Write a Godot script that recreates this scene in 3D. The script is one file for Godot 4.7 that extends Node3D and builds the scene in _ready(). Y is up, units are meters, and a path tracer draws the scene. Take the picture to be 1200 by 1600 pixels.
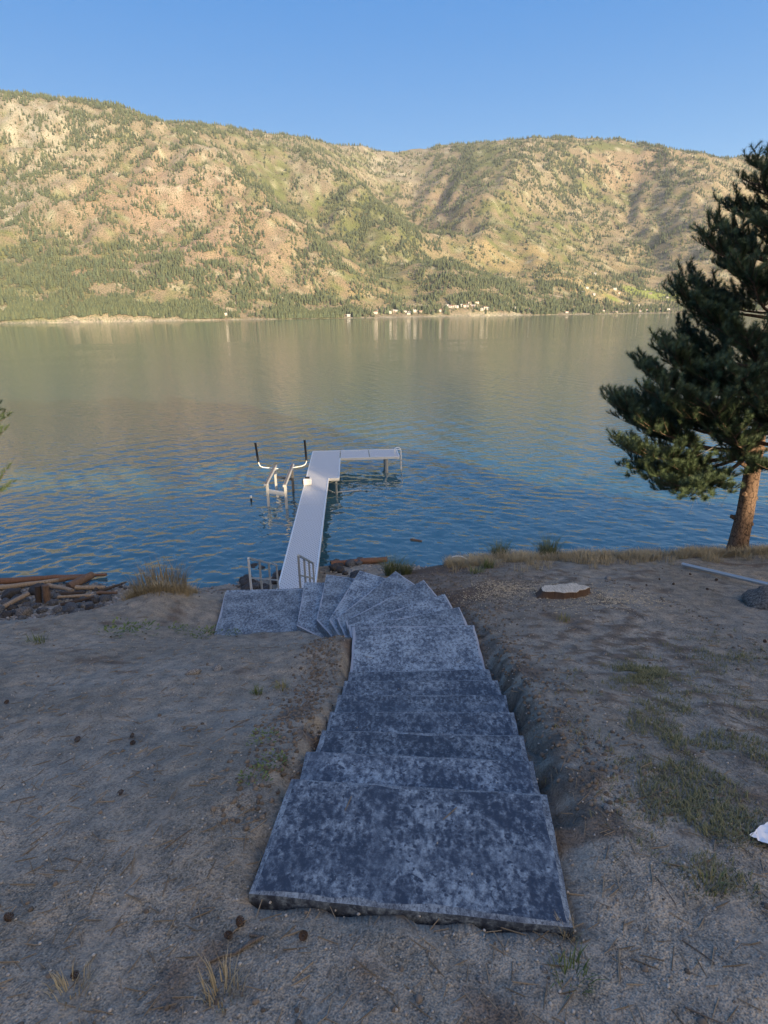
extends Node3D
# A lake shore in evening shade: concrete steps to an aluminium dock, sunlit mountains across the water.
# Metres, y up, lake level y = 0. x runs right, d = -z runs out over the lake.

const TO_SUN := Vector3(0.536, 0.225, 0.814)
var rng := RandomNumberGenerator.new()
var used := {}

# ---------------------------------------------------------------- helpers
func P(x: float, y: float, d: float) -> Vector3:
	return Vector3(x, y, -d)

func numbered(called: String) -> String:
	if not used.has(called):
		used[called] = 0
		return called
	used[called] += 1
	return "%s_%03d" % [called, used[called]]

func tag(o: Node, label: String, category: String, group := "") -> Node:
	o.set_meta("label", label)
	o.set_meta("category", category)
	if group != "":
		o.set_meta("group", group)
	return o

func base(called: String, at: Vector3, label: String, category: String, group := "") -> Node3D:
	var o := Node3D.new()
	o.name = numbered(called)
	add_child(o)
	o.position = at
	tag(o, label, category, group)
	return o

func put(called: String, mesh: Mesh, m: Material, parent: Node = null, at := Vector3.ZERO) -> MeshInstance3D:
	var o := MeshInstance3D.new()
	o.mesh = mesh
	o.material_override = m
	o.position = at
	if parent == null:
		o.name = numbered(called)
		add_child(o)
	else:
		o.name = called
		parent.add_child(o, true)
	return o

func structure(o: Node) -> Node:
	o.set_meta("kind", "structure")
	return o

func stuff(o: Node) -> Node:
	o.set_meta("kind", "stuff")
	return o

func lin(r: float, g: float, b: float) -> Color:
	return Color(r, g, b).linear_to_srgb()

func mat(c: Color, rough := 0.9, metal := 0.0) -> StandardMaterial3D:
	var m := StandardMaterial3D.new()
	m.albedo_color = c.linear_to_srgb()
	m.roughness = rough
	m.metallic = metal
	return m

func vmat(rough := 0.95) -> StandardMaterial3D:
	var m := StandardMaterial3D.new()
	m.vertex_color_use_as_albedo = true
	m.roughness = rough
	return m

func textured(m: StandardMaterial3D, albedo: Texture2D, normal: Texture2D, scale: Vector3, depth := 1.0) -> StandardMaterial3D:
	m.uv1_triplanar = true
	m.uv1_world_triplanar = true
	m.uv1_scale = scale
	if albedo:
		m.albedo_texture = albedo
	if normal:
		m.normal_enabled = true
		m.normal_texture = normal
		m.normal_scale = depth
	return m

func noise(seed_: int, freq: float, octaves := 4, kind := FastNoiseLite.TYPE_SIMPLEX_SMOOTH) -> FastNoiseLite:
	var n := FastNoiseLite.new()
	n.seed = seed_
	n.frequency = freq
	n.noise_type = kind
	n.fractal_type = FastNoiseLite.FRACTAL_FBM if octaves > 1 else FastNoiseLite.FRACTAL_NONE
	n.fractal_octaves = octaves
	return n

func bytes_of(n: FastNoiseLite, size: int) -> PackedByteArray:
	var im := n.get_seamless_image(size, size)
	im.convert(Image.FORMAT_L8)
	return im.get_data()

func starter() -> SurfaceTool:
	var st := SurfaceTool.new()
	st.begin(Mesh.PRIMITIVE_TRIANGLES)
	return st

func tri(st: SurfaceTool, a: Vector3, b: Vector3, c: Vector3) -> void: # counter-clockwise seen from outside
	st.add_vertex(a); st.add_vertex(c); st.add_vertex(b)

func quad(st: SurfaceTool, a: Vector3, b: Vector3, c: Vector3, e: Vector3) -> void:
	tri(st, a, b, c); tri(st, a, c, e)

func done(st: SurfaceTool) -> ArrayMesh:
	st.generate_normals()
	return st.commit()

# a box with chamfered edges, centred at c, turned by basis b
func bx(st: SurfaceTool, c: Vector3, size: Vector3, b := Basis.IDENTITY, ch := 0.006) -> void:
	st.set_smooth_group(-1)
	var h := size * 0.5
	var k: float = minf(ch, minf(h.x, minf(h.y, h.z)) * 0.45)
	var ax := [Vector3(1, 0, 0), Vector3(0, 1, 0), Vector3(0, 0, 1)]
	for i in 3:
		var u: Vector3 = ax[(i + 1) % 3]
		var w: Vector3 = ax[(i + 2) % 3]
		var hu: float = h[(i + 1) % 3] - k
		var hw: float = h[(i + 2) % 3] - k
		for s in [-1.0, 1.0]:
			var n: Vector3 = ax[i] * (h[i] * s)
			var q := [n - u * hu - w * hw, n + u * hu - w * hw, n + u * hu + w * hw, n - u * hu + w * hw]
			if s < 0:
				q.reverse()
			quad(st, c + b * q[0], c + b * q[1], c + b * q[2], c + b * q[3])
		# chamfers running along axis i
		for su in [-1.0, 1.0]:
			for sw in [-1.0, 1.0]:
				var a0: Vector3 = u * (su * h[(i + 1) % 3]) + w * (sw * hw)
				var a1: Vector3 = u * (su * hu) + w * (sw * h[(i + 2) % 3])
				var l: Vector3 = ax[i] * (h[i] - k)
				var qq := [a0 - l, a0 + l, a1 + l, a1 - l]
				if su * sw > 0:
					qq.reverse()
				quad(st, c + b * qq[0], c + b * qq[1], c + b * qq[2], c + b * qq[3])
	for sx in [-1.0, 1.0]:
		for sy in [-1.0, 1.0]:
			for sz in [-1.0, 1.0]:
				var a := Vector3(sx * h.x, sy * (h.y - k), sz * (h.z - k))
				var e := Vector3(sx * (h.x - k), sy * h.y, sz * (h.z - k))
				var f := Vector3(sx * (h.x - k), sy * (h.y - k), sz * h.z)
				if sx * sy * sz > 0:
					tri(st, c + b * a, c + b * e, c + b * f)
				else:
					tri(st, c + b * a, c + b * f, c + b * e)

func box_mesh(size: Vector3, ch := 0.006) -> ArrayMesh:
	var st := starter()
	bx(st, Vector3.ZERO, size, Basis.IDENTITY, ch)
	return done(st)

# a bar of rectangular section between two points
func bar(st: SurfaceTool, a: Vector3, b: Vector3, w: float, h: float, up := Vector3.UP, ch := 0.004) -> void:
	var f := (b - a).normalized()
	var r := f.cross(up if absf(f.dot(up)) < 0.98 else Vector3.RIGHT).normalized()
	var u := r.cross(f)
	bx(st, (a + b) * 0.5, Vector3(w, h, a.distance_to(b)), Basis(r, u, -f), ch)

func tube(st: SurfaceTool, pts: Array, radii: Array, sides := 8, rough := 0.0, smooth := true) -> void:
	st.set_smooth_group(0 if smooth else -1)
	var rings := []
	var f0: Vector3 = (pts[1] - pts[0]).normalized()
	var side := f0.cross(Vector3.UP if absf(f0.y) < 0.9 else Vector3.RIGHT).normalized()
	for i in pts.size():
		var f: Vector3 = (pts[mini(i + 1, pts.size() - 1)] - pts[maxi(i - 1, 0)]).normalized()
		side = (side - f * side.dot(f)).normalized()
		var up := f.cross(side)
		var ring := PackedVector3Array()
		for k in sides:
			var a := TAU * k / sides
			var r: float = radii[i] * (1.0 + rng.randf_range(-rough, rough))
			ring.append(pts[i] + (side * cos(a) + up * sin(a)) * r)
		rings.append(ring)
	for i in pts.size() - 1:
		for k in sides:
			var k2 := (k + 1) % sides
			quad(st, rings[i][k], rings[i][k2], rings[i + 1][k2], rings[i + 1][k])
	st.set_smooth_group(-1)
	for k in range(1, sides - 1):
		tri(st, rings[0][0], rings[0][k + 1], rings[0][k])
		var l: PackedVector3Array = rings[rings.size() - 1]
		tri(st, l[0], l[k], l[k + 1])

func tube_mesh(pts: Array, radii: Array, sides := 8, rough := 0.0, smooth := true) -> ArrayMesh:
	var st := starter()
	tube(st, pts, radii, sides, rough, smooth)
	return done(st)

# an uneven boulder of about unit radius
func rock_mesh(seed_: int, size: Vector3, segs := 14, rough := 0.35) -> ArrayMesh:
	var sp := SphereMesh.new()
	sp.radial_segments = segs
	sp.rings = int(segs * 0.6)
	sp.radius = 1.0
	sp.height = 2.0
	var a := sp.get_mesh_arrays()
	var v: PackedVector3Array = a[Mesh.ARRAY_VERTEX]
	var n := noise(seed_, 0.7, 3)
	for i in v.size():
		var q := v[i]
		var flat := maxf(absf(q.dot(Vector3(0.6, 0.7, 0.39))), maxf(absf(q.dot(Vector3(-0.66, 0.5, 0.56))), absf(q.dot(Vector3(0.3, -0.4, 0.86)))))
		v[i] = q * (1.0 + rough * n.get_noise_3dv(q * 1.3) + 0.22 * (0.8 - flat)) * size
	a[Mesh.ARRAY_VERTEX] = v
	a[Mesh.ARRAY_NORMAL] = null
	a[Mesh.ARRAY_TANGENT] = null
	var m := ArrayMesh.new()
	m.add_surface_from_arrays(Mesh.PRIMITIVE_TRIANGLES, a)
	var st := SurfaceTool.new()
	st.create_from(m, 0)
	st.generate_normals()
	return st.commit()

# a sheet over a rectangular grid of lines xs (x) and ds (d); heights and colours are row by row
func sheet(xs: PackedFloat32Array, ds: PackedFloat32Array, hs: PackedFloat32Array, cs: PackedColorArray) -> ArrayMesh:
	var nx := xs.size()
	var nd := ds.size()
	var v := PackedVector3Array(); v.resize(nx * nd)
	var nn := PackedVector3Array(); nn.resize(nx * nd)
	for j in nd:
		var j0 := maxi(j - 1, 0)
		var j1 := mini(j + 1, nd - 1)
		for i in nx:
			var i0 := maxi(i - 1, 0)
			var i1 := mini(i + 1, nx - 1)
			var k := j * nx + i
			v[k] = Vector3(xs[i], hs[k], -ds[j])
			var sx := (hs[j * nx + i1] - hs[j * nx + i0]) / (xs[i1] - xs[i0])
			var sd := (hs[j1 * nx + i] - hs[j0 * nx + i]) / (ds[j1] - ds[j0])
			nn[k] = Vector3(-sx, 1.0, sd).normalized()
	var idx := PackedInt32Array(); idx.resize((nx - 1) * (nd - 1) * 6)
	var q := 0
	for j in nd - 1:
		for i in nx - 1:
			var k := j * nx + i
			idx[q] = k; idx[q + 1] = k + nx; idx[q + 2] = k + 1
			idx[q + 3] = k + 1; idx[q + 4] = k + nx; idx[q + 5] = k + nx + 1
			q += 6
	var a := []
	a.resize(Mesh.ARRAY_MAX)
	a[Mesh.ARRAY_VERTEX] = v
	a[Mesh.ARRAY_NORMAL] = nn
	if cs.size() > 0:
		a[Mesh.ARRAY_COLOR] = cs
	a[Mesh.ARRAY_INDEX] = idx
	var m := ArrayMesh.new()
	m.add_surface_from_arrays(Mesh.PRIMITIVE_TRIANGLES, a)
	return m

# smooth surface through scattered survey points [x, d, height, ...]
class Survey:
	var px := PackedFloat32Array()
	var py := PackedFloat32Array()
	var w := PackedFloat64Array()
	var n := 0
	var s := 1.0
	func solve(data: Array, unit: float, soft: float) -> void:
		s = unit
		n = data.size() / 3
		for i in n:
			px.append(data[i * 3] / s)
			py.append(data[i * 3 + 1] / s)
		var m := n + 3
		var a := []
		for i in m:
			var row := PackedFloat64Array()
			row.resize(m + 1)
			a.append(row)
		for i in n:
			for j in n:
				var r2 := (px[i] - px[j]) ** 2 + (py[i] - py[j]) ** 2
				a[i][j] = (r2 * log(r2) if r2 > 0.0 else 0.0) + (soft if i == j else 0.0)
			a[i][n] = 1.0; a[i][n + 1] = px[i]; a[i][n + 2] = py[i]
			a[n][i] = 1.0; a[n + 1][i] = px[i]; a[n + 2][i] = py[i]
			a[i][m] = data[i * 3 + 2]
		for c in m:
			var best := c
			for r in range(c + 1, m):
				if absf(a[r][c]) > absf(a[best][c]):
					best = r
			var t = a[c]; a[c] = a[best]; a[best] = t
			var pc: PackedFloat64Array = a[c]
			for r in range(c + 1, m):
				var pr: PackedFloat64Array = a[r]
				var f := pr[c] / pc[c]
				if f != 0.0:
					for k in range(c, m + 1):
						pr[k] -= f * pc[k]
				a[r] = pr
		w.resize(m)
		for c in range(m - 1, -1, -1):
			var v: float = a[c][m]
			for k in range(c + 1, m):
				v -= a[c][k] * w[k]
			w[c] = v / a[c][c]
	func at(x: float, y: float) -> float:
		x /= s
		y /= s
		var v := w[n] + x * w[n + 1] + y * w[n + 2]
		for i in n:
			var dx := x - px[i]
			var dy := y - py[i]
			var r2 := dx * dx + dy * dy
			if r2 > 1e-9:
				v += w[i] * r2 * log(r2)
		return v

func frange(a: float, b: float, step0: float, step1: float) -> PackedFloat32Array:
	var out := PackedFloat32Array()
	var x := a
	while x < b - 0.5 * step1:
		out.append(x)
		x += lerpf(step0, step1, (x - a) / (b - a))
	out.append(b)
	return out

func blobs(list: Array, x: float, d: float) -> float:
	var v := 0.0
	for k in range(0, list.size(), 5):
		var a: float = (x - list[k]) / list[k + 2]
		var b: float = (d - list[k + 1]) / list[k + 3]
		var q := a * a + b * b
		if q < 6.0:
			v += list[k + 4] * exp(-q)
	return v

func near_line(line: Array, x: float, d: float, wide: float) -> float:
	var best := 1e9
	for k in range(0, line.size() - 2, 2):
		var a := Vector2(line[k], line[k + 1])
		var b := Vector2(line[k + 2], line[k + 3])
		best = minf(best, Geometry2D.get_closest_point_to_segment(Vector2(x, d), a, b).distance_to(Vector2(x, d)))
	return exp(-(best / wide) ** 2)

func mixc(a: Color, b: Color, t: float) -> Color:
	return a.lerp(b, clampf(t, 0.0, 1.0))

# ---------------------------------------------------------------- light and view
func set_up_view() -> void:
	var cam := Camera3D.new()
	cam.name = "camera"
	cam.fov = 82.33
	cam.near = 0.05
	cam.far = 20000.0
	add_child(cam)
	cam.position = Vector3(0, 9.4, 0)
	cam.rotation = Vector3(-0.32570, 0, -0.0143)
	cam.current = true
	var sm := ProceduralSkyMaterial.new()
	sm.sky_top_color = lin(0.014, 0.118, 0.345)
	sm.sky_horizon_color = lin(0.29, 0.475, 0.60)
	sm.sky_curve = 0.13
	sm.sun_angle_max = 90.0 # the sky brightens towards the low sun behind the house
	sm.sun_curve = 0.72
	sm.ground_bottom_color = lin(0.10, 0.12, 0.12)
	sm.ground_horizon_color = lin(0.30, 0.33, 0.35)
	var sky := Sky.new()
	sky.sky_material = sm
	var env := Environment.new()
	env.background_mode = Environment.BG_SKY
	env.sky = sky
	env.tonemap_mode = Environment.TONE_MAPPER_LINEAR
	env.tonemap_exposure = 2.05
	env.fog_enabled = true
	env.fog_density = 0.000035
	env.fog_light_color = Color(0.80, 0.85, 0.90)
	env.sdfgi_enabled = true
	env.ssao_enabled = true
	env.ssil_enabled = true
	var we := WorldEnvironment.new()
	we.name = "world_environment"
	we.environment = env
	add_child(we)
	var sun := DirectionalLight3D.new()
	sun.name = "sun"
	sun.light_energy = 1.6
	sun.light_color = Color(1.0, 0.89, 0.73)
	sun.light_angular_distance = 0.5
	sun.shadow_enabled = true
	add_child(sun)
	sun.look_at_from_position(TO_SUN * 100.0, Vector3.ZERO, Vector3.UP)

# ---------------------------------------------------------------- mountains across the lake
var hill_x: PackedFloat32Array
var hill_d: PackedFloat32Array
var hill_h: PackedFloat32Array

const HILL_POINTS := [-2000, 2900, 971, -1793, 2900, 946, -1587, 2900, 912, -1429, 2900, 896, -1292, 2950, 893, -1078, 2950, 860, -1007, 3050, 843, -936, 3300, 899, -813, 3500, 937, -618, 3800, 966, -424, 4000, 1001, -130, 4300, 1035, 207, 4500, 1045, 454, 4400, 1045, 593, 4200, 1009, 906, 4000, 987, 1217, 4150, 1003, 1437, 4100, 989, 1631, 3900, 912, 1770, 3950, 892, 1951, 4000, 868, 2211, 4200, 901, 2724, 4300, 899, 3274, 4300, 855, -1061, 2900, 839, -744, 2690, 679, -520, 2540, 529, -360, 2390, 377, -254, 2240, 264, -122, 2020, 130, -553, 2970, 596, -378, 2780, 419, -244, 2600, 286, -108, 2390, 162, -616, 3390, 850, -359, 3210, 744, -213, 3060, 636, -36, 2860, 489, 96, 2660, 348, 211, 2310, 185, 249, 2090, 117, 31, 4180, 882, 128, 3750, 630, 206, 3380, 423, 272, 2980, 259, 297, 2580, 162, 672, 3530, 744, 469, 3160, 533, 338, 2730, 317, 298, 2310, 163, 703, 3150, 473, 690, 2680, 233, 756, 2430, 119, 465, 2220, 91, 1210, 3720, 777, 966, 3450, 605, 1377, 3600, 626, 1345, 3260, 423, 1311, 2920, 245, 1593, 3730, 838, 1544, 3360, 611, 1484, 2990, 399, 1479, 2690, 223, 1033, 2480, 56, 1188, 2480, 39, 1418, 2480, 41, 842, 2300, 27, 1934, 2900, 154, 2214, 3400, 430, -1353, 2350, 441, -1125, 2350, 438, -1144, 1920, 191, -783, 1980, 191, -868, 1720, 89, -647, 2230, 313, -549, 1830, 107, -374, 1880, 89, -416, 2150, 241, -976, 2600, 591, -191, 1960, 71, 10, 2080, 82, 117, 2080, 67, -1717, 2350, 446, -1407, 1850, 154, -2240, 3380, 861, -2009, 3380, 836, -1777, 3380, 802, -1600, 3380, 786, -1448, 3430, 783, -1207, 3430, 750, -1128, 3530, 733, -1048, 3780, 789, -911, 3980, 827, -692, 4280, 856, -475, 4480, 891, -146, 4780, 925, 231, 4980, 935, 508, 4880, 935, 664, 4680, 899, 1014, 4480, 877, 1364, 4630, 893, 1610, 4580, 879, 1827, 4380, 802, 1982, 4430, 782, 2185, 4480, 758, 2477, 4680, 791, 3051, 4780, 789, 3666, 4780, 745]
const TREES_DENSE := [-1002, 1735, 214, 174, 1.0, -848, 1758, 217, 162, 0.9, -649, 1851, 176, 185, 0.5, -1097, 2754, 118, 139, 1.4, -1283, 2291, 131, 220, 0.6, -278, 1851, 132, 69, 1.5, -123, 2522, 91, 301, 0.7, -10, 2638, 151, 127, 0.5, 384, 2036, 184, 208, 2.0, 666, 2360, 90, 127, 1.2, 466, 3842, 110, 301, 1.3, 885, 3541, 168, 232, 1.1, 1059, 3680, 122, 255, 1.0, 1552, 3588, 68, 232, 1.5, 1266, 2986, 114, 69, 0.9, 1082, 2615, 149, 81, 0.5, 257, 2661, 51, 475, 0.6, -1310, 2870, 327, 40, 0.8, -868, 3171, 181, 104, 0.5, -507, 2059, 117, 162, 0.25]
const TREES_SPARSE := [584, 2685, 179, 255, 0.5, 645, 2476, 188, 139, 0.6, 44, 2221, 116, 197, 0.6, -863, 1828, 52, 69, 0.5, -472, 2893, 66, 347, 0.8, 1089, 2546, 121, 58, 1.0, 1327, 3865, 221, 69, 0.7, 606, 3796, 72, 232, 0.5, 213, 3819, 182, 289, 0.3]
const SPUR_LINES := [[-501, 2499, -359, 2407, -253, 2268, -135, 2059],
	[-362, 3194, -208, 3055, -31, 2847, 96, 2661, 212, 2291], [120, 3727, 163, 2708, 224, 2314]]
const OLIVE := [-472, 2893, 94, 370, 1, -953, 2893, 193, 40, 0.9, -748, 3263, 186, 104, 0.7, 606, 3796, 101, 301, 0.9, 1334, 3889, 259, 69, 1, 23, 2754, 157, 637, 0.8, -198, 2823, 161, 139, 0.5, 688, 2916, 305, 301, 0.6, -335, 3912, 335, 139, 0.6, 1176, 3564, 203, 139, 0.5, -1025, 1782, 254, 197, 0.8]
const TAN := [-739, 2337, 356, 232, 1, -548, 2059, 235, 208, 0.8, -863, 1828, 78, 81, 1, 354, 3426, 195, 602, 0.6, 1456, 3703, 317, 232, 0.8, -69, 2059, 78, 266, 0.6]
const GOLD := [43, 2198, 157, 220, 1, 624, 2522, 264, 243, 1, 584, 2685, 204, 197, 0.5, 888, 2430, 185, 151, 0.7, -107, 1944, 111, 46, 0.6, 1177, 2870, 218, 151, 0.5]
const ROCK := [-1343, 2685, 306, 185, 1, -1261, 2245, 149, 266, 0.7, -9, 4143, 315, 324, 0.8, -332, 3124, 178, 382, 0.5, 945, 3495, 199, 208, 0.4, -641, 2546, 145, 370, 0.5]
const FIELD := [1099, 2546, 109, 58, 1.6, 894, 2384, 45, 40, 0.7, -169, 1920, 37, 40, 0.4]
const SCREE := [[-1477, 2777, -1414, 2615, -1387, 2546], [-1310, 2708, -1261, 2592, -1268, 2476], [-1251, 2708, -1233, 2569, -1267, 2453]]

func shore_d(x: float) -> float:
	return 1800.0 + 0.3 * x

func hill_at(x: float, d: float) -> float:
	var i := clampi(hill_x.bsearch(x) - 1, 0, hill_x.size() - 2)
	var j := clampi(hill_d.bsearch(d) - 1, 0, hill_d.size() - 2)
	var u := (x - hill_x[i]) / (hill_x[i + 1] - hill_x[i])
	var v := (d - hill_d[j]) / (hill_d[j + 1] - hill_d[j])
	var n := hill_x.size()
	return lerpf(lerpf(hill_h[j * n + i], hill_h[j * n + i + 1], u), lerpf(hill_h[(j + 1) * n + i], hill_h[(j + 1) * n + i + 1], u), v)

func build_mountains() -> void:
	var data: Array = HILL_POINTS.duplicate()
	for k in 13:
		var x := -2400.0 + 475.0 * k
		data.append_array([x, shore_d(x), 0.0, x, shore_d(x) - 200.0, -40.0, x, 5600.0, 550.0 + 0.05 * x])
	var survey := Survey.new()
	survey.solve(data, 1000.0, 0.002)
	hill_x = frange(-3300.0, 3700.0, 24.0, 24.0)
	hill_d = frange(1200.0, 5400.0, 16.0, 34.0)
	var ridged := noise(5, 1.0 / 420.0, 4)
	ridged.fractal_type = FastNoiseLite.FRACTAL_RIDGED
	var lumps := noise(6, 1.0 / 120.0, 4)
	var warp := noise(7, 1.0 / 300.0, 2)
	var nx := hill_x.size()
	hill_h.resize(nx * hill_d.size())
	# the smooth shape on a coarse grid first
	var cx := frange(-3300.0, 3704.0, 62.0, 62.0)
	var cd := frange(1200.0, 5404.0, 50.0, 50.0)
	var ch := PackedFloat32Array()
	for d in cd:
		for x in cx:
			ch.append(survey.at(x, d))
	for j in hill_d.size():
		var d := hill_d[j]
		var cj := mini(int((d - 1200.0) / 50.0), cd.size() - 2)
		var fv := (d - cd[cj]) / 50.0
		for i in nx:
			var x := hill_x[i]
			var ci := mini(int((x + 3300.0) / 62.0), cx.size() - 2)
			var fu := (x - cx[ci]) / 62.0
			var k := cj * cx.size() + ci
			var h := lerpf(lerpf(ch[k], ch[k + 1], fu), lerpf(ch[k + cx.size()], ch[k + cx.size() + 1], fu), fv)
			var grow := clampf((h - 15.0) / 220.0, 0.0, 1.0)
			# gullies run down towards the lake, so the noise is stretched along d
			var w := warp.get_noise_2d(x, d) * 90.0
			var t := clampf(h / 900.0, 0.0, 1.0)
			h += grow * (lerpf(12.0, 48.0, 4.0 * t * (1.0 - t)) * (ridged.get_noise_2d((x + w) * 1.25, d * 0.5 + w) - 0.1) + 8.0 * lumps.get_noise_2d(x, d))
			h += 3.0 * lumps.get_noise_2d(x * 2.0, d * 2.0) * clampf(h / 10.0, 0.0, 1.0)
			# the shore rises steeply out of the water
			var inland := d - shore_d(x)
			if inland > 0.0:
				h = maxf(h, minf(inland, 130.0) * 0.14 + 1.5 * lumps.get_noise_2d(x * 3.0, d * 3.0))
			else:
				h = minf(h, inland * 0.1 - 0.4)
			hill_h[j * nx + i] = h
	var patch := noise(8, 1.0 / 160.0, 5)
	var fine := noise(9, 1.0 / 45.0, 3)
	var cs := PackedColorArray()
	cs.resize(hill_h.size())
	var soil := Color(0.37, 0.30, 0.205)
	var tan_ := Color(0.46, 0.325, 0.235)
	var gold := Color(0.48, 0.37, 0.19)
	var olive := Color(0.205, 0.225, 0.085)
	var rock := Color(0.45, 0.42, 0.36)
	var field := Color(0.36, 0.42, 0.10)
	for j in hill_d.size():
		var d := hill_d[j]
		for i in nx:
			var x := hill_x[i]
			var k := j * nx + i
			var p := patch.get_noise_2d(x, d)
			var q := fine.get_noise_2d(x, d)
			var c := soil
			c = mixc(c, tan_, blobs(TAN, x, d) + 0.5 * p)
			c = mixc(c, gold, blobs(GOLD, x, d) * (0.8 + q))
			c = mixc(c, rock, blobs(ROCK, x, d) * (0.75 + 1.6 * q))
			var green := blobs(OLIVE, x, d)
			c = mixc(c, olive, smoothstep(0.3, 0.85, green * 0.9 + 0.9 * p + 0.8 * q + 0.20))
			c = mixc(c, field, smoothstep(0.35, 0.6, blobs(FIELD, x, d)))
			for s in SCREE:
				c = mixc(c, Color(0.52, 0.47, 0.38), 1.3 * near_line(s, x, d, 26.0) - 0.3 + q)
			if hill_h[k] < 2.0: # beach
				c = mixc(Color(0.50, 0.45, 0.36), c, hill_h[k] - 1.0 + q)
			c *= 1.0 + 0.5 * q
			cs[k] = Color(maxf(c.r, 0.02), maxf(c.g, 0.02), maxf(c.b, 0.01), 1.0)
	var m := vmat(1.0)
	textured(m, speckle_texture(), null, Vector3(1, 1, 1) / 260.0)
	structure(put("mountains", sheet(hill_x, hill_d, hill_h, cs), m))

# scattered brush and stones: dark and pale grains on a mid tone
func speckle_texture() -> ImageTexture:
	var n := 768
	var a := bytes_of(noise(21, 0.055, 3), n)
	var b := bytes_of(noise(22, 0.13, 2), n)
	var out := PackedByteArray()
	out.resize(n * n * 3)
	for k in n * n:
		var v := 0.86 + 0.30 * (b[k] / 255.0 - 0.5)
		var dark := smoothstep(0.53, 0.62, a[k] / 255.0)
		var g := v
		out[k * 3] = int(255.0 * clampf(lerpf(g, 0.52, dark), 0, 1))
		out[k * 3 + 1] = int(255.0 * clampf(lerpf(g, 0.60, dark), 0, 1))
		out[k * 3 + 2] = int(255.0 * clampf(lerpf(g, 0.52, dark), 0, 1))
	var im := Image.create_from_data(n, n, false, Image.FORMAT_RGB8, out)
	im.generate_mipmaps()
	return ImageTexture.create_from_image(im)

# a conifer seen from afar: ragged tiers of boughs on a trunk, about 1 m tall, scaled to size
func conifer_mesh(seed_: int, slim: float) -> ArrayMesh:
	rng.seed = seed_
	var st := starter()
	st.set_smooth_group(-1)
	st.set_color(Color(0.10, 0.07, 0.05))
	tube(st, [Vector3.ZERO, Vector3(0, 0.25, 0)], [0.022, 0.016], 4)
	var tiers := 5
	for t in tiers:
		var f := float(t) / tiers
		var y0 := 0.10 + 0.80 * f
		var y1 := minf(y0 + 0.34 - 0.10 * f, 1.0)
		var r := slim * (1.0 - f) ** 0.85 * rng.randf_range(0.85, 1.15) + 0.025
		var turn := rng.randf() * TAU
		var ring := []
		for k in 7:
			var a := turn + TAU * k / 7.0
			var rr := r * rng.randf_range(0.65, 1.2)
			ring.append(Vector3(cos(a) * rr, y0 + rng.randf_range(-0.04, 0.03), sin(a) * rr))
		var top := Vector3(rng.randf_range(-0.01, 0.01), y1, rng.randf_range(-0.01, 0.01))
		for k in 7:
			st.set_color(Color(1, 1, 1) * rng.randf_range(0.8, 1.15))
			tri(st, ring[k], top, ring[(k + 1) % 7])
	return done(st)

const FAR_GREENS := [Color(0.085, 0.108, 0.06), Color(0.072, 0.10, 0.06), Color(0.10, 0.12, 0.062)]

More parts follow.
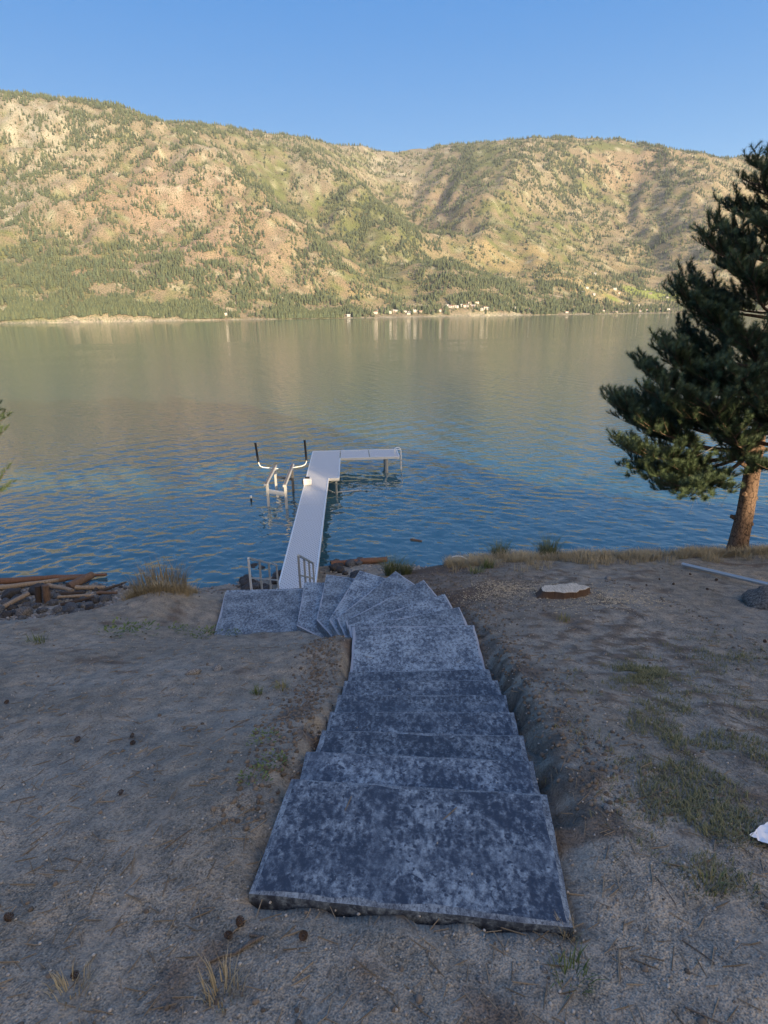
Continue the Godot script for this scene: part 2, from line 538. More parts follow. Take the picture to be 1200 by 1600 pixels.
func build_far_trees() -> void:
	rng.seed = 77
	var spots := []
	var clump := noise(31, 1.0 / 120.0, 4)
	for k in 215000:
		var d := 1400.0 + 3000.0 * rng.randf() ** 0.95
		var x := rng.randf_range(-0.66, 0.62) * d
		var low := k % 14 == 0 # the wood comes down to the water on the left
		if low:
			x = rng.randf_range(-1150.0, -60.0)
			d = shore_d(x) + rng.randf_range(6.0, 80.0)
		if d < shore_d(x) + 4.0:
			continue
		var dens := 0.21 + blobs(TREES_DENSE, x, d) * 1.05 - blobs(TREES_SPARSE, x, d) * 0.35
		if x > -600.0 and x < 350.0:
			for l in SPUR_LINES:
				dens += 1.3 * near_line(l, x, d, 44.0)
		var q := clump.get_noise_2d(x, d)
		if low:
			dens += 0.25
		dens *= clampf(0.45 + 3.0 * (q + 0.1), 0.05, 2.4)
		if rng.randf() > dens * 0.92:
			continue
		var y := hill_at(x, d)
		if y < 0.7:
			continue
		spots.append([d, x, y, rng.randf_range(9.0, 19.0) * (1.0 + 0.25 * q), rng.randi() % 3, rng.randf_range(0.8, 1.2), rng.randf()])
	spots.sort_custom(func(a, b): return a[0] / a[3] < b[0] / b[3])
	print("far trees ", spots.size())
	var m := vmat(0.95)
	var meshes := [conifer_mesh(3, 0.20), conifer_mesh(4, 0.26), conifer_mesh(5, 0.17)]
	var tones := []
	for t in FAR_GREENS:
		var mm := vmat(0.95)
		mm.albedo_color = Color(t.r, t.g, t.b).linear_to_srgb()
		tones.append(mm)
	var labels := ["slender dark conifer rooted on the sunlit slope across the lake", "broad green conifer rooted on the sunlit slope across the lake", "narrow olive conifer rooted on the sunlit slope across the lake"]
	for k in mini(300, spots.size()):
		var s: Array = spots[k]
		var o := put("pine_tree", meshes[s[4]], tones[s[4]], null, P(s[1], s[2] - 0.5, s[0]))
		o.scale = Vector3(s[5], 1, s[5]) * s[3]
		o.rotation.y = s[6] * TAU
		tag(o, labels[s[4]], "tree", "conifers on the far lake slope, " + ["slender", "broad", "narrow"][s[4]])
	for kind in 3:
		var own := []
		for k in range(300, spots.size()):
			if spots[k][4] == kind:
				own.append(spots[k])
		var mm := MultiMesh.new()
		mm.transform_format = MultiMesh.TRANSFORM_3D
		mm.use_colors = true
		mm.mesh = meshes[kind]
		mm.instance_count = own.size()
		for k in own.size():
			var s: Array = own[k]
			var b := Basis(Vector3.UP, s[6] * TAU).scaled(Vector3(s[5], 1, s[5]) * s[3])
			mm.set_instance_transform(k, Transform3D(b, P(s[1], s[2] - 0.5, s[0])))
			var t: Color = FAR_GREENS[kind]
			var g := 0.75 + 0.5 * fmod(s[6] * 7.3, 1.0)
			mm.set_instance_color(k, Color(t.r * g, t.g * g, t.b * g))
		var o := MultiMeshInstance3D.new()
		o.multimesh = mm
		o.material_override = m
		o.name = ["conifer_forest", "broad_conifer_forest", "narrow_conifer_forest"][kind]
		add_child(o)
		tag(o, ["scattered dark slender conifers covering the far mountain slopes", "scattered broad green conifers covering the far mountain slopes", "scattered narrow olive conifers covering the far mountain slopes"][kind], "forest")
		stuff(o)

# low brush dotting the slopes between the trees
func build_far_brush() -> void:
	rng.seed = 78
	var mm := MultiMesh.new()
	mm.transform_format = MultiMesh.TRANSFORM_3D
	mm.use_colors = true
	mm.mesh = rock_mesh(320, Vector3(1.0, 0.75, 1.0), 7, 0.6)
	var clump := noise(32, 1.0 / 70.0, 3)
	var spots := []
	for k in 34000:
		var d := 1450.0 + 2900.0 * rng.randf() ** 1.2
		var x := rng.randf_range(-0.66, 0.60) * d
		if d < shore_d(x) + 14.0 or rng.randf() > 0.45 + 2.4 * clump.get_noise_2d(x, d) - 0.4 * blobs(FIELD, x, d):
			continue
		spots.append(Vector2(x, d))
	mm.instance_count = spots.size()
	for k in spots.size():
		var s := rng.randf_range(1.6, 4.2)
		mm.set_instance_transform(k, Transform3D(Basis(Vector3.UP, rng.randf() * TAU).scaled(Vector3(s, s * rng.randf_range(0.7, 1.3), s)), P(spots[k].x, hill_at(spots[k].x, spots[k].y) + s * 0.3, spots[k].y)))
		var v := rng.randf_range(0.7, 1.3)
		mm.set_instance_color(k, Color(0.125 * v, 0.135 * v, 0.075 * v))
	var o := MultiMeshInstance3D.new()
	o.multimesh = mm
	o.material_override = vmat(0.95)
	o.name = "hillside_brush"
	add_child(o)
	stuff(tag(o, "low grey-green brush dotting the far mountain slopes", "brush"))

# ---------------------------------------------------------------- the lake
func build_lake() -> void:
	rng.seed = 12
	var waves := []
	for k in 22:
		var l := 0.29 * pow(8.5, k / 21.0)
		var a := deg_to_rad(-100.0 + rng.randfn(0.0, 46.0))
		waves.append([cos(a) * TAU / l, sin(a) * TAU / l, rng.randf() * TAU, (0.036 if l < 0.95 else 0.024) * l / TAU])
	var gust := noise(41, 1.0 / 34.0, 3)
	var m := mat(Color(0.036, 0.098, 0.122), 0.035)
	m.metallic_specular = 0.9
	textured(m, null, ripple_texture(), Vector3(1, 1, 1) / 7.0, 1.0)
	var o := base("lake", Vector3.ZERO, "", "")
	o.remove_meta("label"); o.remove_meta("category")
	structure(o)
	# x0, x1, d0, d1, spacing in x, spacing in d at the near and far end
	for r in [[-27.0, 27.0, 15.0, 60.0, 0.09, 0.075, 0.2], [-120.0, 120.0, 60.0, 240.0, 0.6, 0.35, 1.0]]:
		var xs := frange(r[0], r[1], r[4], r[4])
		var ds := frange(r[2], r[3], r[5], r[6])
		var hs := PackedFloat32Array()
		hs.resize(xs.size() * ds.size())
		for w in waves:
			if TAU / Vector2(w[0], w[1]).length() < r[4] * 3.0:
				continue
			var wx: float = w[0]
			var wd: float = w[1]
			var ph: float = w[2]
			# short waves die away with distance, where the ripple texture takes over
			var short: float = 1.0 if TAU / Vector2(wx, wd).length() > 1.9 else 0.0
			var k := 0
			for d in ds:
				var q := wd * d + ph
				var amp: float = w[3] * maxf(short, 1.0 - smoothstep(20.0, 55.0, d))
				for x in xs:
					hs[k] += amp * sin(wx * x + q)
					k += 1
		var k := 0
		for d in ds:
			for x in xs:
				var edge: float = minf(minf((x - r[0]), (r[1] - x)), (r[3] - d))
				hs[k] *= (0.75 + 1.1 * gust.get_noise_2d(x, d * 1.6)) * clampf(edge / 6.0, 0.0, 1.0)
				k += 1
		put("water", sheet(xs, ds, hs, PackedColorArray()), m, o)
	var st := starter()
	for q in [[-9000, -120, 10, 240], [120, 9000, 10, 240], [-120, -27, 10, 60], [27, 120, 10, 60], [-9000, 9000, 240, 9000]]:
		quad(st, P(q[0], 0, q[2]), P(q[1], 0, q[2]), P(q[1], 0, q[3]), P(q[0], 0, q[3]))
	put("open_water", done(st), m, o)

func ripple_texture() -> ImageTexture:
	var n := 384
	rng.seed = 99
	var hs := PackedFloat32Array()
	hs.resize(n * n)
	for k in 30:
		var a := deg_to_rad(-95.0 + rng.randfn(0.0, 42.0))
		var f := 6.0 * pow(7.0, k / 29.0)
		var ix := roundi(cos(a) * f)
		var iy := roundi(sin(a) * f)
		var fr := Vector2(ix, iy).length()
		if fr < 1.0:
			continue
		var amp := 1.0 / fr
		var ph := rng.randf() * TAU
		var sx := PackedFloat32Array()
		var cx := PackedFloat32Array()
		for i in n:
			sx.append(sin(TAU * ix * i / n + ph) * amp)
			cx.append(cos(TAU * ix * i / n + ph) * amp)
		var t := 0
		for j in n:
			var sy := sin(TAU * iy * j / n)
			var cy := cos(TAU * iy * j / n)
			for i in n:
				hs[t] += sx[i] * cy + cx[i] * sy
				t += 1
	var out := PackedByteArray()
	out.resize(n * n * 3)
	var gain := 0.0095 * n / TAU
	for j in n:
		for i in n:
			var dx := (hs[j * n + (i + 1) % n] - hs[j * n + (i + n - 1) % n]) * 0.5 * gain
			var dy := (hs[((j + 1) % n) * n + i] - hs[((j + n - 1) % n) * n + i]) * 0.5 * gain
			var v := Vector3(-dx, dy, 1.0).normalized()
			var t := (j * n + i) * 3
			out[t] = int(127.5 + 127.5 * v.x)
			out[t + 1] = int(127.5 + 127.5 * v.y)
			out[t + 2] = int(127.5 + 127.5 * v.z)
	return ImageTexture.create_from_image(Image.create_from_data(n, n, false, Image.FORMAT_RGB8, out))

# ---------------------------------------------------------------- steps of stamped concrete
# each tread: outline of its top (x, d pairs, walked round), top height, thickness
var treads := []

func lay_out_treads() -> void:
	var l := [[-0.542, 1.667], [-0.463, 2.256], [-0.441, 2.589], [-0.392, 2.918], [-0.376, 3.261], [-0.355, 3.619], [-0.334, 3.98], [-0.319, 4.296], [-0.330, 5.280]]
	var r := [[0.663, 1.518], [0.732, 2.135], [0.764, 2.493], [0.804, 2.848], [0.836, 3.228], [0.866, 3.591], [0.882, 3.959], [0.882, 4.304], [0.903, 5.284]]
	for k in 8:
		# a tread runs from under the one above it to its own nosing
		var under := 0.0 if k == 0 else 0.09
		treads.append({"o": [l[k][0], l[k][1] - under, l[k + 1][0], l[k + 1][1], r[k + 1][0], r[k + 1][1], r[k][0], r[k][1] - under], "y": 7.30 - 0.13 * k, "t": 0.10 if k == 0 else 0.26})
	# winders turning left round the inner corner, each 0.13 m lower
	var fan := [
		[-0.335, 5.20, -0.36, 5.50, 0.837, 5.918, 0.905, 5.20],
		[-0.345, 5.36, -0.42, 5.78, 0.735, 6.517, 0.845, 5.80],
		[-0.36, 5.52, -0.47, 6.12, 0.523, 7.206, 0.752, 6.40],
		[-0.40, 5.72, -0.60, 6.42, 0.155, 7.798, 0.560, 7.08],
		[-0.46, 5.95, -0.72, 6.62, -0.381, 8.126, 0.20, 7.70],
		[-0.55, 6.20, -0.910, 6.86, -0.906, 8.288, -0.33, 8.08],
		[-0.80, 6.60, -1.19, 6.95, -1.253, 8.30, -0.86, 8.26]]
	for k in fan.size():
		treads.append({"o": fan[k], "y": 6.26 - 0.132 * k, "t": 0.24})
	# lower landing and the flight on down to the dock
	treads.append({"o": [-2.31, 6.93, -2.49, 8.25, -1.20, 8.32, -1.13, 6.90], "y": 5.34, "t": 0.28})
	for k in 13:
		var d := 8.2 + 0.335 * k
		var x := -2.52 - 0.055 * k
		treads.append({"o": [x, d, x - 0.05, d + 0.40, x + 1.36, d + 0.44, x + 1.36, d], "y": 5.20 - 0.165 * k, "t": 0.26})

func tread_mesh(o: Array, y: float, t: float) -> Array:
	var poly := PackedVector2Array()
	for k in range(0, o.size(), 2):
		poly.append(Vector2(o[k], -o[k + 1]))
	var area := 0.0
	for k in poly.size():
		area += poly[k].cross(poly[(k + 1) % poly.size()])
	if area > 0.0:
		poly.reverse()
	# edges broken into short uneven runs, so that the arrises are not ruler straight
	var edge := PackedVector2Array()
	for k in poly.size():
		var a := poly[k]
		var b := poly[(k + 1) % poly.size()]
		var n := maxi(2, int(a.distance_to(b) / 0.10))
		var side := (b - a).normalized().orthogonal()
		for i in n:
			edge.append(a.lerp(b, float(i) / n) + (side * rng.randf_range(-0.003, 0.003) if i > 0 else Vector2.ZERO))
	var mid := Vector2.ZERO
	for p in poly:
		mid += p / poly.size()
	var st := starter()
	var steps := [[0.0, -t], [0.0, -0.016], [0.001, -0.006], [0.014, 0.0]]
	var rings := []
	for s in steps:
		var ring := PackedVector3Array()
		for p in edge:
			# the tooled band is not even in width
			var ins: float = s[0] * (rng.randf_range(0.9, 1.9) if s[0] > 0.01 else 1.0)
			var q: Vector2 = p + (mid - p).normalized() * ins * 1.3
			ring.append(Vector3(q.x, y + s[1], q.y))
		rings.append(ring)
	var n := edge.size()
	for i in 2:
		st.set_smooth_group(-1)
		for k in n:
			var k2 := (k + 1) % n
			quad(st, rings[i][k], rings[i + 1][k], rings[i + 1][k2], rings[i][k2])
	for k in n:
		tri(st, rings[3][k], Vector3(mid.x, y, mid.y), rings[3][(k + 1) % n])
	# the arris where stamp skin and powder were tooled off, as a part of its own
	var ed := starter()
	ed.set_smooth_group(1)
	for k in n:
		var k2 := (k + 1) % n
		quad(ed, rings[2][k], rings[3][k], rings[3][k2], rings[2][k2])
	return [done(st), done(ed)]

func concrete_textures(powder: float) -> Array:  # powder is an even offset that turns the whole texture darker
	var n := 1024
	var wide := bytes_of(noise(51, 0.006, 4), n)
	var wn := noise(52, 0.034, 5)
	wn.domain_warp_enabled = true
	wn.domain_warp_amplitude = 45.0
	wn.domain_warp_frequency = 0.018
	var mid := bytes_of(wn, n)
	var fn := noise(53, 0.05, 4)
	fn.domain_warp_enabled = true
	fn.domain_warp_amplitude = 14.0
	fn.domain_warp_frequency = 0.05
	# trowel and stamp marks run one way
	var fine := bytes_of(noise(57, 0.09, 3), n)
	var long_ := fn.get_seamless_image(n, n / 2)
	long_.convert(Image.FORMAT_L8)
	long_.resize(n, n, Image.INTERPOLATE_CUBIC)
	var streak := long_.get_data()
	var grain := bytes_of(noise(56, 0.22, 2), n)
	var vn := noise(54, 0.009, 3)
	vn.fractal_type = FastNoiseLite.FRACTAL_RIDGED
	vn.domain_warp_enabled = true
	vn.domain_warp_amplitude = 60.0
	vn.domain_warp_frequency = 0.012
	var vein := bytes_of(vn, n)
	var drop := bytes_of(noise(55, 0.042, 2), n)
	var col := PackedByteArray(); col.resize(n * n * 3)
	var hgt := PackedByteArray(); hgt.resize(n * n)
	for k in n * n:
		var w := wide[k] / 255.0 - 0.5
		var b := mid[k] / 255.0 - 0.5
		var f := fine[k] / 255.0 - 0.5
		var g := grain[k] / 255.0 - 0.5
		# dark release powder sits in the hollows of the stamped skin, rubbed off the high spots
		var low := 0.54 + powder + 0.65 * w + 0.65 * b + 0.55 * f + 0.75 * (streak[k] / 255.0 - 0.5)
		var crack := smoothstep(0.93, 0.985, vein[k] / 255.0)
		var spot := smoothstep(0.72, 0.77, drop[k] / 255.0 + 0.12 * f)
		var t := clampf(low + 0.35 * g + 0.45 * crack + 0.55 * spot, 0.0, 1.0)
		t = lerpf(t, smoothstep(0.0, 1.0, t), 0.6)
		col[k * 3] = int(lerpf(154.0, 50.0, t))
		col[k * 3 + 1] = int(lerpf(167.0, 57.0, t))
		col[k * 3 + 2] = int(lerpf(176.0, 71.0, t))
		hgt[k] = int(clampf(140.0 - 75.0 * (low - 0.5) + 30.0 * g - 60.0 * crack, 0, 255))
	var im := Image.create_from_data(n, n, false, Image.FORMAT_RGB8, col)
	var bump := Image.create_from_data(n, n, false, Image.FORMAT_L8, hgt)
	bump.convert(Image.FORMAT_RGBA8)
	bump.bump_map_to_normal_map(4.0)
	return [ImageTexture.create_from_image(im), ImageTexture.create_from_image(bump)]

func build_stairway() -> void:
	rng.seed = 4
	var darker_tex := concrete_textures(0.10) # upper flight: the darker mottling
	var paler_tex := concrete_textures(-0.15) # lower flight: the paler mottling
	var o := base("concrete_stairway", P(0, 7.2, 1.6), "blue-grey stamped concrete stairway curving down the bank to the dock", "stairway")
	for k in treads.size():
		var t: Dictionary = treads[k]
		var called := "step"
		if k == 0 or k == 7 or k == 15:
			called = "landing"
		elif k > 7 and k < 15:
			called = "winder_step"
		var mesh := tread_mesh(t.o, t.y, t.t)
		var tex: Array = darker_tex if k < 7 else paler_tex
		# each slab was poured and stamped on its own
		var m := StandardMaterial3D.new()
		m.roughness = 0.5
		textured(m, tex[0], tex[1], Vector3(1, 1, 1) / 1.9, 0.8)
		m.uv1_offset = Vector3(rng.randf(), rng.randf(), rng.randf())
		var tone := rng.randf_range(0.86, 1.0)
		m.albedo_color = Color(tone, tone, tone)
		var e := mat(Color(0.30, 0.32, 0.36), 0.6)
		if k < 7:
			textured(e, paler_tex[0], paler_tex[1], Vector3(1, 1, 1) / 0.9, 0.5)
			e.albedo_color = Color(0.9, 0.9, 0.9)
		var s := put(called, mesh[0], m, o, -o.position)
		put("worn_edge", mesh[1], e, s)

# ---------------------------------------------------------------- the bank
var bank := Survey.new()
var bank_rough: FastNoiseLite
var bank_fine: FastNoiseLite

const BANK_POINTS := [-4, 0, 7.65, 0, 0, 7.6, 4, 0, 7.6, -4, 1.5, 7.34, 0, 1.2, 7.31, 4, 1.5, 7.34,
	-0.7, 1.65, 7.275, 0.85, 1.45, 7.275, -0.62, 2.2, 7.24, 0.05, 1.5, 7.275, 0.95, 2.1, 7.27, -0.58, 2.9, 7.03, 1.2, 2.85, 7.08, -0.55, 3.6, 6.76, 1.25, 3.6, 6.86, -0.52, 4.3, 6.48, 1.25, 4.3, 6.6,
	-0.5, 5.1, 6.36, 1.3, 5.3, 6.38, 1.25, 6.0, 6.2, 1.12, 6.6, 6.04, 0.95, 7.3, 5.86, 0.55, 7.95, 5.66, 0.0, 8.35, 5.48, -0.6, 8.55, 5.35,
	-1.5, 6.72, 5.48, -2.2, 6.72, 5.45, -2.75, 7.3, 5.36, -2.85, 8.1, 5.3, -0.75, 6.0, 5.72, -1.5, 5.6, 6.0,
	-3, 3, 6.9, -3, 5, 6.25, -4, 6.5, 5.8, -3.3, 8.0, 5.5, -3.9, 8.0, 5.32, -5, 8, 4.95, -5.2, 7.0, 5.5, -6.5, 6.5, 5.62, -6.5, 8, 4.7, -8.2, 7.6, 4.95, -4.3, 9.0, 4.5, -3.3, 9.0, 4.85, -8, 4, 6.5, -8, 1, 7.35, -6, 5.5, 6.05,
	3, 3, 6.95, 2.2, 6.3, 6.2, 3, 8, 5.8, 3, 8.8, 5.6, 1.5, 8.6, 5.62, 5.75, 8.8, 5.62, 5, 6, 6.25, 8, 8.5, 5.7, 8, 5, 6.5, 8, 2, 7.2, 1.8, 7.4, 5.9, 3.2, 5, 6.5,
	-12, 11.5, 2.9, -6, 12, 3.1, 0, 12, 3.2, 6, 12.3, 3.2, 12, 12.3, 3.2, -16, 16.2, 0.62, -11, 16.2, 0.58, -6, 16.2, 0.8, 0, 16, 1.0, 6, 16, 1.0, 14, 16, 1.0,
	-16, 20, 0.08, -11, 19.6, 0.05, -6, 19.0, 0.1, -1, 21.2, 0.10, 6, 20.2, 0.1, 14, 20, 0.1, -14, 25, -1.2, 0, 25, -1.2, 14, 25, -1.2,
	-30, 0, 7.6, 30, 0, 7.6, -30, 8, 5.4, 30, 8, 5.6, -30, 16, 0.9, 30, 16, 0.9, -30, 20, 0.05, 30, 20, 0.05, -30, 25, -1.2, 30, 25, -1.2,
	-30, -20, 8.8, 0, -20, 8.8, 30, -20, 8.8, -40, -60, 14.4, 0, -60, 14.4, 40, -60, 14.4]

# how far (x, d) lies outside the nearest tread, negative inside, and that tread's top
func to_treads(x: float, d: float) -> Vector2:
	var best := 9.0
	var top := 0.0
	var p := Vector2(x, d)
	for t in treads:
		var o: Array = t.o
		if x < o[0] - 2.3 or x > o[0] + 2.6 or absf(d - o[1]) > 2.3:
			continue
		var poly := PackedVector2Array()
		for k in range(0, o.size(), 2):
			poly.append(Vector2(o[k], o[k + 1]))
		var s := 9.0
		for k in poly.size():
			s = minf(s, Geometry2D.get_closest_point_to_segment(p, poly[k], poly[(k + 1) % poly.size()]).distance_to(p))
		if Geometry2D.is_point_in_polygon(p, poly):
			s = -s
		if s < best or (s < 0.0 and best < 0.0 and t.y < top):
			if not (best < 0.0 and t.y > top):
				best = s
				top = t.y
	return Vector2(best, top)

var bank_grid := PackedFloat32Array()

func bank_at(x: float, d: float) -> float: # the survey, read from a 0.2 m grid where it is needed often
	if x < -19.9 or x > 19.9 or d < -2.9 or d > 26.9:
		return bank.at(x, d)
	if bank_grid.is_empty():
		for j in 152:
			for i in 202:
				bank_grid.append(bank.at(-20.0 + 0.2 * i, -3.0 + 0.2 * j))
	var u := (x + 20.0) / 0.2
	var v := (d + 3.0) / 0.2
	var i := int(u)
	var j := int(v)
	u -= i
	v -= j
	var k := j * 202 + i
	return lerpf(lerpf(bank_grid[k], bank_grid[k + 1], u), lerpf(bank_grid[k + 202], bank_grid[k + 203], u), v)

func ground_at(x: float, d: float) -> float:
	var y := bank_at(x, d)
	var a := clampf(1.4 - absf(d - 5.0) / 22.0, 0.4, 1.0)
	y += a * (0.045 * bank_rough.get_noise_2d(x, d) + 0.016 * bank_fine.get_noise_2d(x, d))
	if x > -3.4 and x < 1.9 and d > 1.0 and d < 9.4:
		var q := to_treads(x, d)
		var side := 1.0 if x > 0.2 else 0.0
		if q.x < 0.0:
			y = minf(y, q.y - 0.115)
		elif q.x < 0.5:
			# the dug-out strip beside the forms, deepest on the right
			var wide := 0.08 + 0.08 * side + 0.07 * bank_rough.get_noise_2d(x * 2.0, d * 2.0)
			var dig := 1.0 - smoothstep(wide * 0.45, wide, q.x)
			if d < 1.75:
				dig *= 0.35
			y += dig * 0.03 * bank_fine.get_noise_2d(x * 1.6, d * 1.6)
			y -= dig * (0.03 + 0.04 * side * smoothstep(2.0, 2.8, d) * (1.0 - smoothstep(5.0, 6.0, d)))
			if q.x < 0.07:
				y = minf(y, q.y - 0.03)
	return y

func dirt_textures() -> Array:
	var n := 1024
	var a := bytes_of(noise(61, 0.012, 5), n)
	var b := bytes_of(noise(62, 0.06, 4), n)
	var c := bytes_of(noise(63, 0.23, 2), n)
	var col := PackedByteArray(); col.resize(n * n * 3)
	var hgt := PackedByteArray(); hgt.resize(n * n)
	for k in n * n:
		var v := 0.80 + 0.34 * (a[k] / 255.0 - 0.5) + 0.50 * (b[k] / 255.0 - 0.5) + 0.34 * (c[k] / 255.0 - 0.5)
		var warm := 0.06 * (a[k] / 255.0 - 0.5)
		var dark := 0.30 * smoothstep(0.66, 0.76, b[k] / 255.0)
		v -= dark
		v += 0.20 * smoothstep(0.76, 0.84, c[k] / 255.0) - 0.18 * smoothstep(0.74, 0.84, 1.0 - c[k] / 255.0)
		col[k * 3] = int(255.0 * clampf(v + warm, 0, 1))
		col[k * 3 + 1] = int(255.0 * clampf(v, 0, 1))
		col[k * 3 + 2] = int(255.0 * clampf(v - warm, 0, 1))
		hgt[k] = int(clampf(128.0 + 0.55 * (b[k] - 128.0) + 0.35 * (c[k] - 128.0) + 0.3 * (a[k] - 128.0), 0, 255))
	var im := Image.create_from_data(n, n, false, Image.FORMAT_RGB8, col)
	var bump := Image.create_from_data(n, n, false, Image.FORMAT_L8, hgt)
	bump.convert(Image.FORMAT_RGBA8)
	bump.bump_map_to_normal_map(6.5)
	return [ImageTexture.create_from_image(im), ImageTexture.create_from_image(bump)]

func build_ground() -> void:
	bank.solve(BANK_POINTS, 10.0, 0.0)
	bank_rough = noise(71, 0.75, 4)
	bank_fine = noise(72, 4.2, 3)
	var xs := PackedFloat32Array()
	xs.append_array(frange(-60.0, -18.0, 5.0, 3.0)); xs.remove_at(xs.size() - 1)
	xs.append_array(frange(-18.0, -6.5, 0.35, 0.14)); xs.remove_at(xs.size() - 1)
	xs.append_array(frange(-6.5, 6.9, 0.05, 0.05)); xs.remove_at(xs.size() - 1)
	xs.append_array(frange(6.9, 18.0, 0.14, 0.35)); xs.remove_at(xs.size() - 1)
	xs.append_array(frange(18.0, 60.0, 3.0, 5.0))
	var ds := PackedFloat32Array()
	ds.append_array(frange(-70.0, -2.0, 6.0, 1.0)); ds.remove_at(ds.size() - 1)
	ds.append_array(frange(-2.0, 0.9, 0.3, 0.08)); ds.remove_at(ds.size() - 1)
	ds.append_array(frange(0.9, 9.6, 0.034, 0.05)); ds.remove_at(ds.size() - 1)
	ds.append_array(frange(9.6, 26.0, 0.12, 0.3)); ds.append(40.0)
	var hs := PackedFloat32Array()
	var cs := PackedColorArray()
	var patch := noise(73, 0.55, 4)
	var soil := Color(0.325, 0.295, 0.24)
	var pale := Color(0.42, 0.385, 0.32)
	var brown := Color(0.165, 0.115, 0.082)
	var straw := Color(0.33, 0.27, 0.16)
	var damp := Color(0.165, 0.125, 0.092)
	for d in ds:
		for x in xs:
			var y := ground_at(x, minf(d, 26.0)) - maxf(0.0, d - 26.0) * 0.2
			hs.append(y)
			var p := patch.get_noise_2d(x, d)
			var c := mixc(soil, pale, 0.5 + 1.3 * p)
			c = mixc(c, brown, smoothstep(0.30, 0.55, patch.get_noise_2d(x * 1.7 + 40.0, d * 1.7)) * 0.75)
			# dug earth by the forms and up to the winders
			if x > -3.4 and x < 2.6 and d > 1.0 and d < 9.4:
				var q := to_treads(x, d)
				var fresh := 1.0 - smoothstep(0.10, 0.30 + 0.25 * p, q.x)
				# moist crumbly earth thrown up where the right side was dug
				if d > 1.9 and x > 0.2:
					c = mixc(c, damp, smoothstep(0.25, 0.6, fresh * 0.7 + 1.6 * bank_fine.get_noise_2d(x, d) + 0.8 * p) * 0.8)
				var heap := smoothstep(5.0, 6.5, d) * (1.0 - smoothstep(0.5, 1.3, x - 1.0)) * smoothstep(0.0, 0.5, x)
				c = mixc(c, brown, heap * (0.6 + p))
			# dry grass roots along the crest
			var crest := exp(-((d - 8.9) / 0.55) ** 2) * smoothstep(0.5, 2.5, x)
			c = mixc(c, straw, crest * (0.8 + 1.5 * p))
			cs.append(c)
	var tex := dirt_textures()
	var m := vmat(0.97)
	textured(m, tex[0], tex[1], Vector3(1, 1, 1) / 2.3, 1.0)
	structure(put("ground", sheet(xs, ds, hs, cs), m))

# ---------------------------------------------------------------- dock, boat lift
func deck_texture() -> Array:
	# rows of long slots punched through the plank skin, staggered
	var w := 96
	var h := 128
	var im := Image.create(w, h, false, Image.FORMAT_RGB8)
	im.fill(Color(0.80, 0.80, 0.80))
	var bump := Image.create(w, h, false, Image.FORMAT_RGB8)
	bump.fill(Color(0.7, 0.7, 0.7))
	for r in 2:
		for q in [-1, 0, 1]:
			var cx := 24.0 + 48.0 * r
			var cy = 32.0 + 64.0 * r + 128.0 * q
			for j in h:
				for i in range(maxi(0, int(cx) - 14), mini(w, int(cx) + 14)):
					var e := Vector2((i - cx) / 10.0, (j - cy) / 22.0).length()
					if e < 1.0:
						im.set_pixel(i, j, Color(0.22, 0.23, 0.25))
						bump.set_pixel(i, j, Color(0.3, 0.3, 0.3))
					elif e < 1.35:
						im.set_pixel(i, j, Color(0.93, 0.93, 0.93))
						bump.set_pixel(i, j, Color(0.9, 0.9, 0.9))
	return [ImageTexture.create_from_image(im)]

func deck_panel(parent: Node, m: Material, edge: Material, l0: float, l1: float, f0: float, f1: float) -> void:
	var st := starter()
	var t := 0.05
	var c := [Vector3(l0 + 0.03, 0, -f0 - 0.004), Vector3(l1 - 0.03, 0, -f0 - 0.004), Vector3(l1 - 0.03, 0, -f1 + 0.004), Vector3(l0 + 0.03, 0, -f1 + 0.004)]
	st.set_smooth_group(-1)
	for k in 4:
		st.set_uv(Vector2(c[k].x, c[k].z))
	var order := [0, 2, 1, 0, 3, 2]
	for k in order:
		st.set_uv(Vector2(c[k].x / 0.13, c[k].z / 0.20))
		st.add_vertex(c[k])
	st.set_uv(Vector2.ZERO)
	for k in 4:
		var a: Vector3 = c[k]
		var b: Vector3 = c[(k + 1) % 4]
		quad(st, a + Vector3.DOWN * t, b + Vector3.DOWN * t, b, a)
	quad(st, c[3] + Vector3.DOWN * t, c[2] + Vector3.DOWN * t, c[1] + Vector3.DOWN * t, c[0] + Vector3.DOWN * t)
	put("deck_panel", done(st), m, parent)

func beam(called: String, parent: Node, m: Material, a: Vector3, b: Vector3, w: float, h: float) -> MeshInstance3D:
	var st := starter()
	bar(st, a, b, w, h)
	return put(called, done(st), m, parent)

func pole(called: String, parent: Node, m: Material, pts: Array, r: float, sides := 10) -> MeshInstance3D:
	var rr := []
	for p in pts:
		rr.append(r)
	return put(called, tube_mesh(pts, rr, sides), m, parent)

